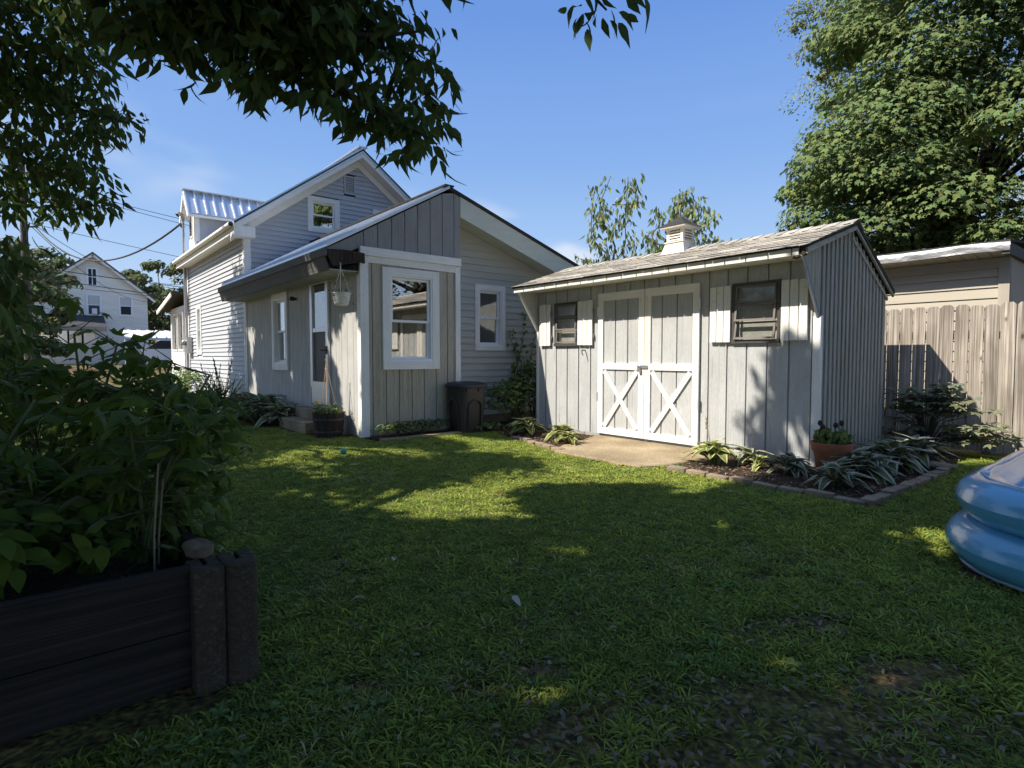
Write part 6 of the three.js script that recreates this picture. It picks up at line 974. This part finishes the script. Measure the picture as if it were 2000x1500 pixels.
// ---------------------------------------------------------------- lawn: blades, weeds, fallen leaves
const beds = [[[-3.4, -5.95], [-2.4, -5.95], [-2.4, -8.1], [-1.8, -8.1], [-1.56, -6.7], [-1.56, -4.64], [-3.4, -4.64]], [[-6.65, -5.95], [-5.3, -5.95], [-4.72, -4.6], [-5.5, -4.78], [-6.1, -4.88], [-6.6, -5.15]], [[-5.36, -5.95], [-3.4, -5.95], [-3.44, -4.86], [-3.57, -4.54], [-3.8, -4.48], [-4.05, -4.55], [-4.78, -4.54], [-5.2, -5.45]], [[-7.7, -3.32], [-6.82, -3.32], [-6.82, -4.9], [-6.62, -5.3], [-6.62, -8], [-8, -8]], [[-5.3, -.46], [-1.93, -.46], [-1.93, 2.4], [-5.3, 2.4]], [[-19, -3.3], [-7.5, -3.3], [-7.5, -2.86], [-9.3, -2.86], [-9.3, -2.66], [-19, -2.6]], [[-.94, -5.6], [-.94, -3.95], [-.8, -3.6], [-.4, -3.4], [2.2, -3.4], [2.2, -6.1], [-.4, -6.1]], [[-6.6, -5.9], [-2.48, -5.9], [-2.48, -7.6], [-6.6, -7.6]]];
const onLawn = (x, z) => z > -8.05 && !beds.some(b => inPoly(x, z, b)) && !(x < -7.26 && z < -3.3);
const bareSpots = [[1500, 1440, 620, 130], [1250, 1420, 260, 70], [1620, 1430, 260, 70], [1560, 1230, 150, 40], [1760, 1330, 170, 60], [960, 1350, 90, 22], [1480, 1130, 50, 12], [700, 1340, 60, 20], [570, 840, 30, 8], [1060, 1310, 80, 24], [1880, 1420, 120, 50], [980, 965, 20, 6], [800, 1290, 40, 12]];
const bare = (x, z) => { const q = pixel(V(x, 0, z)); let b = 0; if (q) for (const [px, py, a, c] of bareSpots) { const u = (q[0] - px) / a, v = (q[1] - py) / c; b = Math.max(b, 1 - (u * u + v * v)); } return Math.min(1, Math.max(0, b) * 2) * Math.min(.985, .66 + .5 * vnoise(x * 6, z * 6, 57)) + Math.max(0, fbm(x * 1.7, z * 1.7, 53, 3) - .52) * 2.2; };
reseed(1717);
{
  const tuft = (n, len, spread, w, flat) => { const p = [], idx = []; for (let k = 0; k < n; k++) { const a = k / n * 6.283 + rr(-.5, .5), r = rr(.2, 1) * spread, x0 = Math.cos(a) * r, z0 = Math.sin(a) * r, l = len * rr(.55, 1.2), b = a + rr(-.7, .7), dx = Math.cos(b), dz = Math.sin(b), o = p.length / 3, el = rr(.35, 1.25) * (1 - flat), tw = rr(-.5, .5); for (let i = 0; i <= 3; i++) { const s = i / 3, out = l * (s * Math.cos(el) + .25 * s * s), up = l * (s * Math.sin(el) * 1.1 + .12 * s - (.28 + .35 * Math.sin(el)) * s * s), ww = w * (i === 3 ? .08 : i === 0 ? .7 : 1); for (const e of [-1, 1]) p.push(x0 + dx * out - dz * ww * e, Math.max(.002, up) + ww * e * tw, z0 + dz * out + dx * ww * e); } for (let i = 0; i < 3; i++) { const q = o + i * 2; idx.push(q, q + 1, q + 2, q + 1, q + 3, q + 2); } } const g = new THREE.BufferGeometry(); g.setAttribute('position', new THREE.Float32BufferAttribute(p, 3)); g.setIndex(idx); g.computeVertexNormals(); return g; };
  const kinds = [tuft(9, .04, .02, .002, .1), tuft(7, .058, .02, .0022, .02), tuft(9, .032, .024, .0024, .4)], lists = [[], [], []];
  let g = 0; const want = 175000; let n = 0;
  while (n < want && g++ < want * 30) {
    const d = rr(1.1, 16); if (rnd() > d / 5) continue; const a = YAW + rr(-.86, .86), x = -Math.sin(a) * d, z = -Math.cos(a) * d; if (!onLawn(x, z)) continue;
    const b = bare(x, z); if (rnd() < b) continue; n++;
    const k = fbm(x * 2.2, z * 2.2, 61, 3), dry = fbm(x * 3.1 + 9, z * 3.1, 67, 3), f = rr(.45, 1.5), c = rnd() < .03 + Math.max(0, dry - .6) * 2 ? lin(.40 * f, .34 * f, .15 * f) : lin((.2 + .12 * k) * f, (.275 + .08 * k) * f, .05 * f);
    lists[rnd() < .22 ? 1 : rnd() < .4 ? 2 : 0].push([V(x, -.004, z), new THREE.Quaternion().setFromEuler(new THREE.Euler(rr(-.2, .2), rr(0, 6.28), rr(-.2, .2))), rr(.5, 1.25) * (.8 + .5 * k), c]);
  }
  lists.forEach((l, i) => { const m = instances(scene, numbered('grass'), kinds[i], L.grass, l, true); tag(m, ['fine lawn grass blades covering the yard', 'longer arching grass blades among the lawn', 'short broad grass blades among the lawn'][i], 'grass'); });
  // broad-leaved weeds, dead leaves
  const weed = (() => { const gs = []; for (let k = 0; k < 6; k++) { const q = smallLeaf.clone(); q.applyMatrix4(new THREE.Matrix4().compose(V(0, 0, 0), leafQuat(V(Math.cos(k * 1.05), .35, Math.sin(k * 1.05)), 1.57), V(.05, .05, .05))); gs.push(q); } return mergeRaw(gs); })();
  const wl = []; while (wl.length < 900) { const d = 1.3 + 7 * rnd(), a = YAW + rr(-.8, .8), x = -Math.sin(a) * d, z = -Math.cos(a) * d; if (!onLawn(x, z) || fbm(x * 2, z * 2, 71, 2) < .42 || bare(x, z) > .25) continue; const f = rr(.8, 1.3); wl.push([V(x, .012, z), new THREE.Quaternion().setFromEuler(new THREE.Euler(rr(-.15, .15), rr(0, 6.28), rr(-.15, .15))), rr(.3, .7), lin(.17 * f, .25 * f, .08 * f)]); }
  tag(instances(scene, numbered('lawn_weeds'), weed, L.grass, wl, true), 'small broad-leaved weeds scattered through the lawn', 'weeds');
  const dl = []; while (dl.length < 1100) { const d = 1.2 + 3.4 * rnd(), a = YAW + rr(-.8, .8), x = -Math.sin(a) * d, z = -Math.cos(a) * d; if (!onLawn(x, z) || rnd() > bare(x, z) + .03) continue; const f = rr(.5, 1.2); dl.push([V(x, .008 + rr(0, .02), z), faceQuat(V(rr(-.5, .5), 1, rr(-.5, .5)), rr(0, 6.28)), rr(.014, .034), rnd() < .7 ? lin(.30 * f, .24 * f, .16 * f) : lin(.2 * f, .22 * f, .13 * f)]); }
  tag(instances(scene, numbered('leaf_litter'), smallLeaf, L.grass, dl, true), 'dry leaf litter on the bare soil of the foreground lawn', 'leaf litter');
  for (const [px, py, l] of [[712, 1168, 'pale curled fallen leaf on the shaded lawn, near the raised bed'], [1000, 1165, 'pale narrow fallen leaf standing in the middle of the lawn'], [443, 1072, 'pale fallen leaf beside the raised bed corner block'], [770, 1090, 'small pale fallen leaf between the sunlit patch and the raised bed'], [1003, 1093, 'tan fallen leaf at the edge of a small sunlit grass patch'], [477, 1015, 'small white fallen petal on the lawn beside the raised bed plants']]) { const p = gnd(px, py, .045), m = new THREE.Mesh(blade([[0, .05], [.3, .28], [.6, .26], [1, 0]], .6, .5), L.pale); m.name = numbered('fallen_leaf'); m.position.copy(p); m.quaternion.copy(faceQuat(V(rr(-.7, .7), 1, rr(-.7, .7)), rr(0, 6.28))); m.scale.setScalar(rr(.045, .06)); m.castShadow = true; scene.add(m); tag(m, l, 'leaf', 'fallen leaves on the lawn'); }
  const ml = []; const mulchBeds = [beds[0], beds[1]]; while (ml.length < 2600) { const x = rr(-6.6, -1.6), z = rr(-8, -4.7); if (!mulchBeds.some(b => inPoly(x, z, b)) || inPoly(x, z, beds[7])) continue; const f = rr(.5, 1.3); ml.push([V(x, .022 + rr(0, .012), z), faceQuat(V(rr(-.6, .6), 1, rr(-.6, .6)), rr(0, 6.28)), V(rr(.02, .04), rr(.02, .055), .03), rnd() < .75 ? lin(.2 * f, .125 * f, .075 * f) : lin(.34 * f, .26 * f, .18 * f)]); }
  tag(instances(scene, numbered('mulch_chips'), smallLeaf, L.grass, ml, true), 'reddish bark mulch chips in the shed flower beds', 'mulch');
}

renderer.render(scene, camera);
